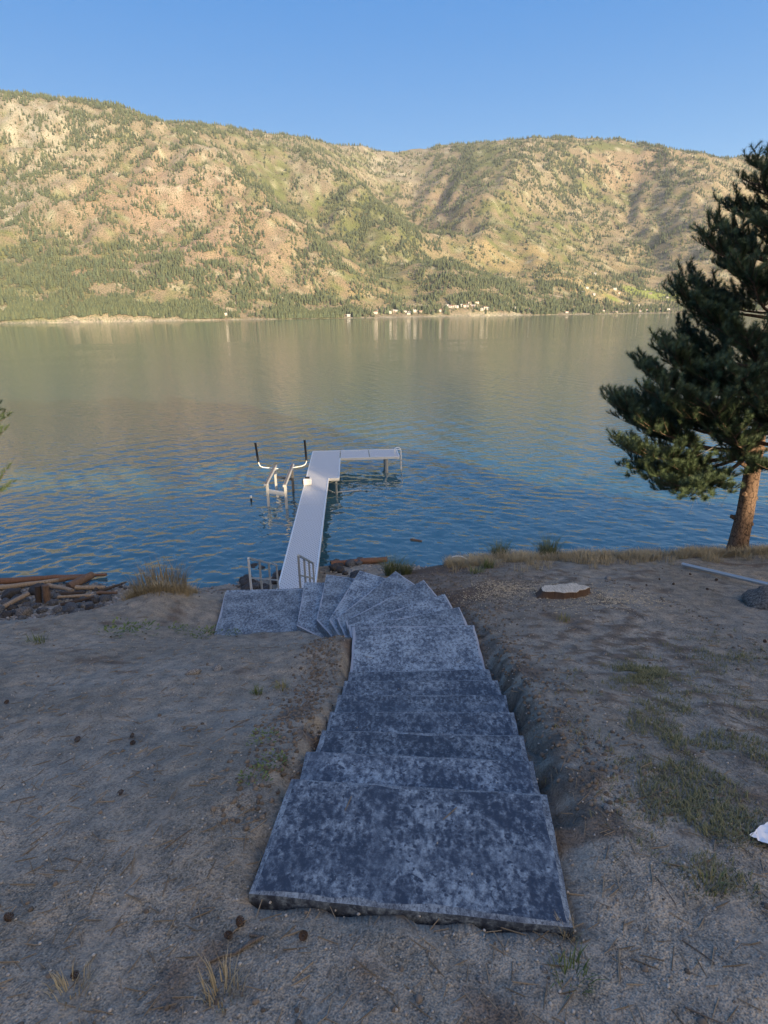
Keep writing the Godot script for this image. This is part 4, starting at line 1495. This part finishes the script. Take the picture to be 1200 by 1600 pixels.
func tuft_mesh(seed_: int, n: int, h: float, spread: float, c0: Color, c1: Color, w := 0.0022) -> ArrayMesh:
	rng.seed = seed_
	var st := starter()
	st.set_smooth_group(-1)
	for k in n:
		var a := rng.randf() * TAU
		var r := spread * sqrt(rng.randf())
		var hh := h * rng.randf_range(0.45, 1.1)
		var c := c0.lerp(c1, rng.randf())
		st.set_color(c)
		blade(st, Vector3(cos(a) * r, -0.01, sin(a) * r), Vector3(cos(a + rng.randfn(0, 0.7)), 0, sin(a + rng.randfn(0, 0.7))), hh, w * rng.randf_range(0.7, 1.3), hh * rng.randf_range(0.2, 0.9))
	return done(st)

func weed_mesh(seed_: int, n: int, size: float, c0: Color, c1: Color) -> ArrayMesh: # low broad-leaved weed
	rng.seed = seed_
	var st := starter()
	st.set_smooth_group(-1)
	for k in n:
		var a := rng.randf() * TAU
		var r := size * sqrt(rng.randf())
		var at := Vector3(cos(a) * r, rng.randf_range(0.0, 0.35) * size, sin(a) * r)
		var out := Vector3(cos(a + rng.randfn(0, 0.8)), rng.randf_range(0.0, 0.7), sin(a + rng.randfn(0, 0.8))).normalized()
		var side := out.cross(Vector3.UP).normalized()
		var l := size * rng.randf_range(0.14, 0.28)
		st.set_color(c0.lerp(c1, rng.randf()))
		tri(st, at, at + out * l * 0.55 + side * l * 0.28, at + out * l)
		tri(st, at, at + out * l, at + out * l * 0.55 - side * l * 0.28)
	return done(st)

func build_plants() -> void:
	var m := vmat(0.85)
	var green0 := Color(0.055, 0.085, 0.025)
	var green1 := Color(0.13, 0.17, 0.05)
	var dry0 := Color(0.25, 0.21, 0.13)
	var dry1 := Color(0.40, 0.345, 0.23)
	var green := [tuft_mesh(1, 90, 0.10, 0.05, green0, green1), tuft_mesh(2, 60, 0.075, 0.06, green0, green1), tuft_mesh(3, 70, 0.09, 0.07, green1, dry0)]
	var dry := [tuft_mesh(4, 70, 0.11, 0.06, dry0, dry1), tuft_mesh(5, 60, 0.09, 0.09, dry0, dry1)]
	var weeds := [weed_mesh(6, 90, 0.14, green0, green1), weed_mesh(7, 70, 0.18, green0, green1)]
	rng.seed = 55
	# [x, d, kind 0 green 1 dry 2 weed, size, label]
	var list := [
		[0.61, 1.36, 0, 1.05, "bright green bushy grass tuft on dirt before the top slab"], [1.23, 1.66, 0, 0.8, "green grass tuft alone on dirt below the white cloth"], [-0.55, 1.32, 1, 1.0, "dry straw tuft beyond the forked stick"], [-1.04, 1.3, 1, 0.8, "small dry straw tuft far from the steps"],
		[-0.83, 3.96, 0, 0.9, "green tuft left of the middle landing beside another"], [-1.0, 3.83, 0, 0.8, "paler green tuft left of the middle landing"],
		[-0.72, 2.8, 2, 0.5, "little leafy weed at the edge of the steps"], [-0.60, 2.46, 2, 0.6, "leafy weed growing in the dug strip by the steps"], [-0.66, 2.34, 2, 0.45, "tiny leafy weed below a larger one by the steps"],
		[-3.2, 6.17, 2, 1.6, "spreading green weed on the bank above the driftwood"], [-3.0, 6.35, 2, 1.2, "second spreading weed on the bank above the driftwood"], [-2.42, 6.66, 2, 1.3, "green weed at the near edge of the lower landing"], [-3.81, 5.64, 0, 1.6, "thin tall grass tuft on the bank crest"], [-2.36, 6.95, 2, 1.1, "weed overhanging the corner of the lower landing"], [-2.0, 6.82, 2, 0.8, "small weed against the lower landing"], [-2.75, 6.8, 2, 1.1, "weed beside the corner of the lower landing"],
		[1.82, 5.32, 0, 1.0, "sparse green tuft on dirt in front of the stump"], [0.64, 1.51, 1, 0.55, "wisp of dry grass just off the top slab's corner"], [1.35, 7.84, 0, 1.7, "tall green grass clump on the crest near the winding steps"], [1.55, 8.1, 0, 1.7, "second tall green grass clump on the crest"]]
	for q in list:
		var set_: Array = [green, dry, weeds][q[2]]
		var o := put(["grass_tuft", "dry_grass_tuft", "weed"][q[2]], set_[rng.randi() % set_.size()], m, null, P(q[0], ground_at(q[0], q[1]), q[1]))
		o.scale = Vector3.ONE * q[3]
		o.rotation.y = rng.randf() * TAU
		tag(o, q[4], ["grass", "grass", "weed"][q[2]])
	# thin grass coming up on the right of the bank, and dry grass along the crest: nobody could count it
	for kind in 2:
		var mm := MultiMesh.new()
		mm.transform_format = MultiMesh.TRANSFORM_3D
		mm.mesh = tuft_mesh(8, 7, 0.034, 0.035, Color(0.085, 0.105, 0.05), Color(0.19, 0.19, 0.10), 0.0014) if kind == 0 else tuft_mesh(9, 22, 0.12, 0.07, dry0, dry1)
		var spots := []
		var gn := noise(98, 2.6, 3)
		var tries := 7600 if kind == 0 else 5200
		for k in tries:
			var x := 0.0
			var d := 0.0
			if kind == 0:
				var c: Array = [[1.85, 3.25, 0.28, 0.5], [1.5, 2.5, 0.2, 0.35], [1.35, 1.95, 0.14, 0.2], [3.0, 4.1, 0.5, 0.35], [2.1, 2.6, 0.35, 0.4], [1.95, 3.8, 0.12, 0.12]][k % 6]
				x = c[0] + rng.randfn(0.0, c[2])
				d = c[1] + rng.randfn(0.0, c[3])
				if gn.get_noise_2d(x, d) < 0.04 - 0.1 * rng.randf():
					continue
			else:
				x = rng.randf_range(1.0, 9.0)
				d = 8.95 + rng.randfn(0.0, 0.4) - 0.12 * clampf(x - 4.0, 0, 3)
				if gn.get_noise_2d(x * 0.5, d) < -0.10:
					continue
				if k % 12 == 0:
					x = rng.randf_range(-3.9, -3.0)
					d = rng.randf_range(7.9, 8.5)
			spots.append([x, d, rng.randf_range(0.6, 1.4)])
		mm.instance_count = spots.size()
		for k in spots.size():
			var s: Array = spots[k]
			mm.set_instance_transform(k, Transform3D(Basis(Vector3.UP, rng.randf() * TAU).scaled(Vector3.ONE * s[2]), P(s[0], ground_at(s[0], s[1]), s[1])))
		var o := MultiMeshInstance3D.new()
		o.multimesh = mm
		o.material_override = m
		o.name = ["thin_grass", "crest_grass"][kind]
		add_child(o)
		stuff(tag(o, ["thin green grass sprouting through the dirt right of the steps", "dry straw-coloured grass along the crest of the bank"][kind], "grass"))
	# small bushes on the crest
	var leafy := [weed_mesh(61, 260, 0.35, Color(0.05, 0.075, 0.03), Color(0.11, 0.13, 0.05)), tuft_mesh(62, 240, 0.42, 0.13, Color(0.06, 0.09, 0.04), Color(0.14, 0.16, 0.07), 0.004)]
	var strawy := tuft_mesh(63, 420, 0.34, 0.30, Color(0.14, 0.12, 0.07), Color(0.26, 0.215, 0.135), 0.0035)
	for q in [[0.12, 8.62, 1, 0.85, "green feathery shrub behind the winding steps by the wet log"], [0.34, 8.55, 1, 0.6, "small feathery shrub beside a larger one behind the steps"], [2.72, 9.0, 1, 1.0, "tall thin green shrub standing on the crest against the water"], [1.95, 9.15, 1, 0.9, "wispy green shrub on the crest near the white hose"], [2.85, 8.95, 0, 0.5, "low leafy shrub at the foot of the tall thin one"]]:
		var o := put("shrub", leafy[q[2]], m, null, P(q[0], ground_at(q[0], q[1]), q[1]))
		o.scale = Vector3.ONE * q[3]
		tag(o, q[4], "shrub")
	for q in [[-3.42, 8.12, 1.25, "dry brownish bush on the crest by the lower landing"], [-3.75, 8.2, 0.8, "smaller dry bush on the crest beside the big one"]]:
		var o := put("dry_bush", strawy, m, null, P(q[0], ground_at(q[0], q[1]), q[1]))
		o.scale = Vector3.ONE * q[2]
		tag(o, q[3], "shrub")

# ---------------------------------------------------------------- pines
func shoot_mesh(seed_: int, n: int, l: float, w: float) -> ArrayMesh: # one shoot with its needles
	rng.seed = seed_
	var st := starter()
	st.set_smooth_group(-1)
	for k in n:
		var t := rng.randf()
		var a := k * 2.39996
		var out := Vector3(cos(a), 0, sin(a))
		var p := Vector3(0, t * 0.75, 0)
		var dir := (out * rng.randf_range(0.6, 1.0) + Vector3(0, rng.randf_range(0.5, 1.1), 0)).normalized()
		var side := dir.cross(Vector3.UP if absf(dir.y) < 0.9 else Vector3.RIGHT).normalized() * w
		st.set_color(Color(1, 1, 1) * rng.randf_range(0.7, 1.3))
		tri(st, p - side, p + side, p + dir * l * rng.randf_range(0.75, 1.1))
	return done(st)

func bark_material() -> StandardMaterial3D:
	var n := 512
	var pn := noise(111, 0.018, 3, FastNoiseLite.TYPE_CELLULAR)
	pn.cellular_return_type = FastNoiseLite.RETURN_DISTANCE2_SUB
	var plates := bytes_of(pn, n)
	var fine := bytes_of(noise(112, 0.06, 4), n)
	var col := PackedByteArray(); col.resize(n * n * 3)
	var hgt := PackedByteArray(); hgt.resize(n * n)
	for k in n * n:
		var p := smoothstep(0.05, 0.35, plates[k] / 255.0)
		var f := fine[k] / 255.0
		var v := lerpf(0.35, 0.95, p) * (0.75 + 0.5 * f)
		col[k * 3] = int(255.0 * clampf(v, 0, 1))
		col[k * 3 + 1] = int(255.0 * clampf(v * 0.94, 0, 1))
		col[k * 3 + 2] = int(255.0 * clampf(v * 0.9, 0, 1))
		hgt[k] = int(255.0 * clampf(0.7 * p + 0.3 * f, 0, 1))
	var bump := Image.create_from_data(n, n, false, Image.FORMAT_L8, hgt)
	bump.convert(Image.FORMAT_RGBA8)
	bump.bump_map_to_normal_map(6.0)
	var m := mat(Color(0.18, 0.132, 0.10), 0.95)
	return textured(m, ImageTexture.create_from_image(Image.create_from_data(n, n, false, Image.FORMAT_RGB8, col)), ImageTexture.create_from_image(bump), Vector3(2.2, 1.1, 2.2), 1.0)

# limbs: [height of the fork, tip relative to the tree's foot]
func pine(o: Node3D, h: float, r0: float, limbs: Array, bark: Material, leaf: Material, shoot: Mesh, size: float, per_m: float, lean := Vector3.ZERO) -> void:
	var pts := []
	var rad := []
	var n := 16
	for k in n + 1:
		var f := float(k) / n
		pts.append(Vector3(lean.x * f + sin(f * 9.0) * 0.02, h * f - 0.1, lean.z * f + cos(f * 7.0) * 0.02))
		rad.append(r0 * (1.25 if k == 0 else 1.0) * pow(1.0 - f * 0.97, 0.8) * rng.randf_range(0.95, 1.06) + 0.004)
	put("trunk", tube_mesh(pts, rad, 14, 0.05), bark, o)
	var places := []
	for l in limbs:
		var y0: float = l[0]
		var tip: Vector3 = l[1]
		var a := Vector3(lean.x * y0 / h, y0, lean.z * y0 / h)
		var run := tip - a
		var st := starter()
		var path := []
		var pr := []
		var len_ := run.length()
		for k in 8:
			var f := k / 7.0
			path.append(a + run * f + Vector3(0, -0.16 * sin(f * PI) * len_ * 0.6, 0) + Vector3(rng.randfn(0, 0.015), rng.randfn(0, 0.012), rng.randfn(0, 0.015)) * len_ * f)
			pr.append(lerpf(0.014 * len_ + 0.012, 0.005, f) * size)
		tube(st, path, pr, 6, 0.08)
		var twigs := int(len_ * per_m)
		for k in twigs:
			var f := lerpf(0.40, 1.0, (k + rng.randf()) / twigs)
			var at: Vector3 = path[mini(int(f * 7.0), 6)].lerp(path[mini(int(f * 7.0) + 1, 7)], fmod(f * 7.0, 1.0) if f < 1.0 else 1.0)
			var dir := run.normalized()
			var s := -1.0 if k % 2 == 0 else 1.0
			dir = (dir.rotated(Vector3.UP, s * rng.randf_range(0.35, 1.25)) + Vector3(0, rng.randf_range(0.0, 0.75), 0)).normalized()
			var tl := (0.22 + 0.40 * sin(PI * clampf(1.15 - f, 0.0, 1.0))) * rng.randf_range(0.6, 1.25) * sqrt(size) * minf(1.0, 0.45 + len_ * 0.3)
			var end := at + dir * tl
			var mid := (at + end) * 0.5 - Vector3(0, 0.04 * tl, 0)
			tube(st, [at, mid, end], [0.006 * size, 0.005 * size, 0.003 * size], 3)
			var ns := maxi(3, int(tl / (0.052 * size)))
			for q in ns:
				var g := (q + 0.8) / ns
				var p := at.lerp(mid, g * 2.0) if g < 0.5 else mid.lerp(end, g * 2.0 - 1.0)
				var up := (dir * rng.randf_range(0.3, 0.9) + Vector3(0, rng.randf_range(0.25, 0.95), 0) + Vector3(rng.randfn(0, 0.38), rng.randfn(0, 0.2), rng.randfn(0, 0.38))).normalized()
				places.append([p, up, rng.randf_range(0.75, 1.25)])
		put("limb", done(st), bark, o)
	var mm := MultiMesh.new()
	mm.transform_format = MultiMesh.TRANSFORM_3D
	mm.use_colors = true
	mm.mesh = shoot
	mm.instance_count = places.size()
	for k in places.size():
		var p: Array = places[k]
		var up: Vector3 = p[1]
		var x := up.cross(Vector3(0.3, 0.1, 0.9)).normalized()
		var b := Basis(x, up, x.cross(up)).scaled(Vector3.ONE * 0.13 * size * p[2])
		mm.set_instance_transform(k, Transform3D(b, p[0]))
		var v := rng.randf_range(0.75, 1.25)
		mm.set_instance_color(k, Color(0.062 * v, 0.098 * v, 0.042 * v))
	var c := MultiMeshInstance3D.new()
	c.multimesh = mm
	c.material_override = leaf
	c.name = "crown"
	o.add_child(c)
	stuff(c)

func random_limbs(y0: float, y1: float, step: float, r_low: float, r_high: float, per: int) -> Array:
	var out := []
	var y := y0
	while y < y1:
		for k in per:
			var f := (y - y0) / (y1 - y0)
			var r := lerpf(r_low, r_high, f) * rng.randf_range(0.65, 1.1)
			var a := rng.randf() * TAU
			out.append([y, Vector3(cos(a) * r, y + r * rng.randf_range(0.05, 0.45), sin(a) * r)])
		y += step * rng.randf_range(0.8, 1.2)
	return out

func build_pines() -> void:
	var bark := bark_material()
	var leaf := vmat(0.75)
	var shoot := shoot_mesh(71, 64, 0.55, 0.022)
	rng.seed = 72
	# the young pine on the crest; its crown reaches over the bank towards the steps
	var foot := P(5.75, ground_at(5.75, 8.85) - 0.02, 8.85)
	var o := base("pine_tree", foot, "young dark pine with bare reddish trunk standing on the bank crest", "tree")
	var limbs := []
	for t in [[3.18, 8.23, 0.0], [3.40, 7.55, 0.15], [3.67, 8.68, -0.3], [3.80, 8.95, 0.2], [4.15, 9.6, 0.0], [4.09, 9.72, -0.3], [4.16, 10.42, 0.1], [4.45, 10.60, -0.2], [4.66, 11.15, 0.1], [4.78, 11.35, -0.1], [5.06, 11.5, 0.0], [4.15, 7.0, 0.3], [3.72, 7.2, -0.1], [4.0, 7.1, 0.6], [4.9, 7.45, 0.5], [5.2, 7.4, 0.9], [3.54, 7.95, -0.5], [4.0, 8.35, 0.9], [4.38, 8.72, 1.0], [3.5, 8.45, 0.6], [4.5, 9.2, 0.8], [4.4, 10.0, 0.7], [4.75, 10.5, 0.6], [4.35, 9.2, -0.7], [4.2, 8.9, -0.6], [4.3, 9.9, -0.6], [4.7, 10.9, -0.4], [4.9, 11.2, 0.5], [5.0, 10.9, 0.8], [4.55, 8.0, -0.9], [3.9, 8.1, -0.8], [4.75, 8.4, 1.3], [5.0, 9.0, 1.3], [5.1, 9.8, 1.2], [5.2, 10.5, 1.0], [5.3, 8.2, 1.6], [5.4, 9.4, 1.5]]:
		var tip: Vector3 = P(t[0] + 0.36, t[1] - 0.16, 8.85) + Vector3(0, 0, t[2]) - foot
		var reach := Vector2(tip.x, tip.z).length()
		limbs.append([maxf(1.75, tip.y - reach * rng.randf_range(0.22, 0.48)), tip])
	# boughs all round, as long as the crown is wide at their height
	var spread := [1.8, 1.2, 2.0, 1.7, 2.6, 2.0, 3.2, 1.75, 3.7, 1.3, 4.2, 1.2, 4.9, 1.1, 5.4, 0.6, 6.0, 0.45, 7.2, 0.2]
	for k in 46:
		var y := 2.0 + 4.4 * (k + rng.randf()) / 46.0
		var r := 0.4
		for i in range(0, spread.size() - 2, 2):
			if y >= spread[i] and y < spread[i + 2]:
				r = lerpf(spread[i + 1], spread[i + 3], (y - spread[i]) / (spread[i + 2] - spread[i]))
		r *= rng.randf_range(0.5, 0.92)
		var a := k * 2.39996
		limbs.append([maxf(1.8, y - r * rng.randf_range(0.1, 0.4)), Vector3(cos(a) * r, y, sin(a) * r)])
	# upright leaders
	for k in 3:
		limbs.append([5.4 + 0.2 * k, Vector3(rng.randf_range(-0.1, 0.5), 6.3 + 0.15 * k, rng.randf_range(-0.3, 0.3))])
	pine(o, 6.9, 0.138, limbs, bark, leaf, shoot, 1.0, 21.0)
	# dead twigs hanging under the crown
	var st := starter()
	for k in 12:
		var a := Vector3(-0.75 + rng.randf_range(-0.3, 0.35), 1.55 + rng.randf_range(-0.1, 0.35), 0.25)
		var pts := [a, a + Vector3(rng.randf_range(-0.1, 0.05), -0.25, 0.03), a + Vector3(rng.randf_range(-0.15, 0.1), -0.55 * rng.randf_range(0.6, 1.2), 0.05)]
		tube(st, pts, [0.003, 0.0025, 0.0015], 3)
	tube(st, [Vector3(-0.12, 2.0, 0.05), Vector3(-0.5, 1.75, 0.2), Vector3(-0.95, 1.45, 0.28)], [0.014, 0.010, 0.004], 5)
	tube(st, [Vector3(-0.3, 1.9, 0.1), Vector3(-0.75, 1.9, 0.25), Vector3(-1.05, 1.75, 0.28)], [0.010, 0.008, 0.004], 5)
	put("dead_branch", done(st), mat(Color(0.24, 0.21, 0.18), 0.95), o)
	# bark collars where lower boughs were cut off
	st = starter()
	for q in [[0.55, 0.9], [0.62, 3.6], [1.05, 2.4], [1.5, 3.3], [1.52, 0.4], [0.95, 0.1]]:
		var dir := Vector3(cos(q[1]), 0.25, sin(q[1])).normalized()
		tube(st, [Vector3(0, q[0], 0) + dir * 0.08, Vector3(0, q[0], 0) + dir * 0.175], [0.05, 0.028], 7, 0.15)
	put("branch_stub", done(st), bark, o)
	# the pine whose twigs reach in over the bank from the far side
	rng.seed = 73
	foot = P(-8.3, ground_at(-8.3, 8.3) - 0.02, 8.3)
	o = base("pine_tree", foot, "pine standing off the left bank with twigs reaching over the water", "tree")
	limbs = random_limbs(1.7, 6.4, 0.4, 1.5, 0.5, 4)
	for t in [[-5.98, 7.90, 8.9], [-6.05, 7.62, 9.0], [-6.22, 6.78, 8.9]]:
		var tip: Vector3 = P(t[0], t[1], t[2]) - foot
		limbs.append([tip.y - 0.5, tip])
	pine(o, 7.2, 0.15, limbs, bark, leaf, shoot, 1.0, 11.0)
	# unseen tall pines added on the slope to keep the evening sun off the bank
	var big := shoot_mesh(74, 60, 0.62, 0.10)
	rng.seed = 75
	var kinds := ["unseen tall dark pine with high crown, added to shade the bank"]
	for q in [[17.0, -19.0, 15.5], [20.5, -21.0, 16.5], [23.8, -19.5, 15.0], [27.0, -21.5, 17.0], [30.5, -20.0, 16.0], [34.0, -21.0, 16.5], [37.5, -20.0, 15.5], [41.0, -21.5, 16.0], [18.8, -24.0, 18.0], [25.5, -25.0, 18.0], [32.0, -25.0, 18.5], [38.5, -25.0, 18.0]]:
		var f := P(q[0], bank.at(q[0], q[1]) - 0.1, q[1])
		var b := base("pine_tree", f, kinds[0], "tree", "unseen pines added for shade")
		var y0: float = (16.1 if q[0] < 26.0 else (16.3 if q[0] < 32.2 else 13.6)) + 0.275 * (-20.0 - q[1]) - f.y  # crown base height shapes the slit of sun reaching the dock
		pine(b, q[2], 0.26, random_limbs(y0, q[2] - 0.8, 0.62, 2.6, 0.8, 6), bark, leaf, big, 3.6, 5.0)

# ---------------------------------------------------------------- added behind the view to cast shade: house and evergreen row
func build_shade_blockers() -> void:  # unseen blockers, added and sized to keep the sun off the bank
	var siding := textured(mat(Color(0.42, 0.38, 0.32), 0.85), wood_texture(121), null, Vector3(0.6, 0.6, 0.6))
	var roof := mat(Color(0.11, 0.10, 0.095), 0.95)
	var glass := mat(Color(0.03, 0.035, 0.04), 0.08)
	var white := mat(Color(0.7, 0.7, 0.68), 0.6)
	var g := bank.at(6.0, -13.0)
	var o := base("house", P(6.0, g, -17.5), "unseen long low tan house with dark gable roof, added to shade the bank", "house")
	var w := 20.0
	var dp := 9.0
	var h := 11.6 - g
	put("wall", box_mesh(Vector3(w, h + 2.0, dp), 0.02), siding, o, Vector3(0, h * 0.5 - 1.0, 0))
	var st := starter()
	st.set_smooth_group(-1)
	var e := h
	var rr := h + 2.2
	var a := [Vector3(-w / 2 - 0.5, e - 0.2, -dp / 2 - 0.6), Vector3(w / 2 + 0.5, e - 0.2, -dp / 2 - 0.6), Vector3(w / 2 + 0.5, e - 0.2, dp / 2 + 0.6), Vector3(-w / 2 - 0.5, e - 0.2, dp / 2 + 0.6), Vector3(-w / 2 - 0.5, rr, 0), Vector3(w / 2 + 0.5, rr, 0)]
	quad(st, a[3], a[2], a[5], a[4])
	quad(st, a[1], a[0], a[4], a[5])
	tri(st, a[0], a[3], a[4])
	tri(st, a[2], a[1], a[5])
	quad(st, a[0], a[1], a[2], a[3])
	put("roof", done(st), roof, o)
	for row in 1:
		for k in 5:
			var c := Vector3(-8.0 + 4.0 * k, 1.6 + 2.9 * row, -dp / 2)
			if row == 0 and k == 2:
				var door := put("door", box_mesh(Vector3(1.1, 2.1, 0.08)), white, o, Vector3(0, 1.1, -dp / 2 - 0.03))
				put("handle", box_mesh(Vector3(0.04, 0.12, 0.06)), glass, door, Vector3(0.42, 0, -0.06))
				continue
			var f := put("window", box_mesh(Vector3(1.7, 1.3, 0.08)), white, o, c)
			put("pane", box_mesh(Vector3(1.5, 1.1, 0.04)), glass, f, Vector3(0, 0, -0.04))
	# clipped evergreen row, added out of view; its top edge shapes the sunbeam
	rng.seed = 131
	var hg := base("added_hedge", P(28.5, bank.at(28.5, -13.0), -13.0), "tall clipped evergreen row added out of view to shade the bank", "added_hedge")
	var leafm := vmat(0.8)
	var mm := MultiMesh.new()
	mm.transform_format = MultiMesh.TRANSFORM_3D
	mm.use_colors = true
	mm.mesh = weed_mesh(132, 46, 0.45, Color(0.8, 0.8, 0.8), Color(1.2, 1.2, 1.2))
	var n := 5200
	mm.instance_count = n
	var top: float = 12.1 - hg.position.y
	for k in n:
		var y := top * rng.randf()
		mm.set_instance_transform(k, Transform3D(Basis.from_euler(Vector3(rng.randf() * 3.0, rng.randf() * TAU, 0)), Vector3(rng.randf_range(-12.5, 12.5), y, rng.randf_range(-0.8, 0.8))))
		var v := rng.randf_range(0.7, 1.2)
		mm.set_instance_color(k, Color(0.05 * v, 0.08 * v, 0.035 * v))
	var c := MultiMeshInstance3D.new()
	c.multimesh = mm
	c.material_override = leafm
	c.name = "foliage"
	hg.add_child(c)
	stuff(c)
	var stems := starter()
	for k in 17:
		tube(stems, [Vector3(-12.0 + 1.5 * k, -0.2, 0), Vector3(-12.0 + 1.5 * k, top * 0.9, 0.05)], [0.09, 0.03], 6)
	stuff(put("stems", done(stems), mat(Color(0.14, 0.10, 0.07)), hg))

# ---------------------------------------------------------------- cabins on the far shore
func build_far_houses() -> void:
	rng.seed = 141
	var walls := [mat(Color(0.66, 0.65, 0.62), 0.8), mat(Color(0.62, 0.58, 0.52), 0.8), mat(Color(0.40, 0.33, 0.27), 0.85), mat(Color(0.50, 0.52, 0.54), 0.8)]
	var roofs := [mat(Color(0.58, 0.57, 0.55), 0.8), mat(Color(0.24, 0.22, 0.21), 0.9), mat(Color(0.34, 0.20, 0.15), 0.9)]
	var glass := mat(Color(0.05, 0.06, 0.07), 0.1)
	var tones := ["white", "cream", "brown", "grey"]
	var rtones := ["pale", "dark", "reddish"]
	var spots := []
	for k in 34:
		var x := lerpf(-15.0, 330.0, k / 33.0) + rng.randf_range(-4, 4)
		spots.append([x, shore_d(x) + rng.randf_range(16.0, 60.0)])
	for k in 15:
		var x := lerpf(380.0, 1010.0, k / 14.0) + rng.randf_range(-12, 12)
		spots.append([x, shore_d(x) + rng.randf_range(20.0, 70.0)])
	for k in 14:
		spots.append([rng.randf_range(760.0, 1200.0), rng.randf_range(2280.0, 2640.0)])
	for x in [-905.0, -880.0, -840.0, -795.0, -700.0, -590.0, -480.0, -430.0, -250.0, -120.0, -95.0]:
		spots.append([x, shore_d(x) + rng.randf_range(14.0, 34.0)])
	for q in spots:
		var wi := rng.randi() % 4
		if rng.randf() < 0.35:
			wi = 0
		var ri := rng.randi() % 3
		var w := rng.randf_range(7.0, 13.0)
		var h := rng.randf_range(3.0, 4.6)
		var dp := rng.randf_range(7.0, 10.0)
		var y := hill_at(q[0], q[1])
		var where := "standing at the water's edge on the far shore" if q[1] < shore_d(q[0]) + 80.0 else "standing on the bench above the far shore"
		var o := base("lake_house", P(q[0], y - 1.0, q[1]), "small %s house with %s roof %s" % [tones[wi], rtones[ri], where], "house", "%s houses with %s roofs %s" % [tones[wi], rtones[ri], where])
		o.rotation.y = rng.randf_range(-0.4, 0.4)
		put("wall", box_mesh(Vector3(w, h + 3.0, dp), 0.02), walls[wi], o, Vector3(0, h * 0.5 - 0.5, 0))
		var st := starter()
		st.set_smooth_group(-1)
		var e := h + 0.9
		var r := e + dp * 0.26
		var a := [Vector3(-w / 2 - 0.6, e, -dp / 2 - 0.7), Vector3(w / 2 + 0.6, e, -dp / 2 - 0.7), Vector3(w / 2 + 0.6, e, dp / 2 + 0.7), Vector3(-w / 2 - 0.6, e, dp / 2 + 0.7), Vector3(-w / 2 - 0.6, r, 0), Vector3(w / 2 + 0.6, r, 0)]
		quad(st, a[3], a[2], a[5], a[4])
		quad(st, a[1], a[0], a[4], a[5])
		tri(st, a[0], a[3], a[4])
		tri(st, a[2], a[1], a[5])
		quad(st, a[0], a[1], a[2], a[3])
		put("roof", done(st), roofs[ri], o)
		for k in 3:
			put("window", box_mesh(Vector3(w * 0.18, 1.6, 0.1), 0.01), glass, o, Vector3(w * (k - 1) * 0.3, h * 0.5, dp * 0.5 + 0.03))

func _ready() -> void:
	set_up_view()
	build_mountains()
	build_lake()
	lay_out_treads()
	build_ground()
	build_stairway()
	print("setting ", Time.get_ticks_msec())
	build_dock()
	build_boat_lift()
	build_shade_blockers()
	build_pines()
	print("pines ", Time.get_ticks_msec())
	build_far_houses()
	build_far_trees()
	build_far_brush()
	build_shore()
	build_plants()
	build_litter()
	print("all ", Time.get_ticks_msec())
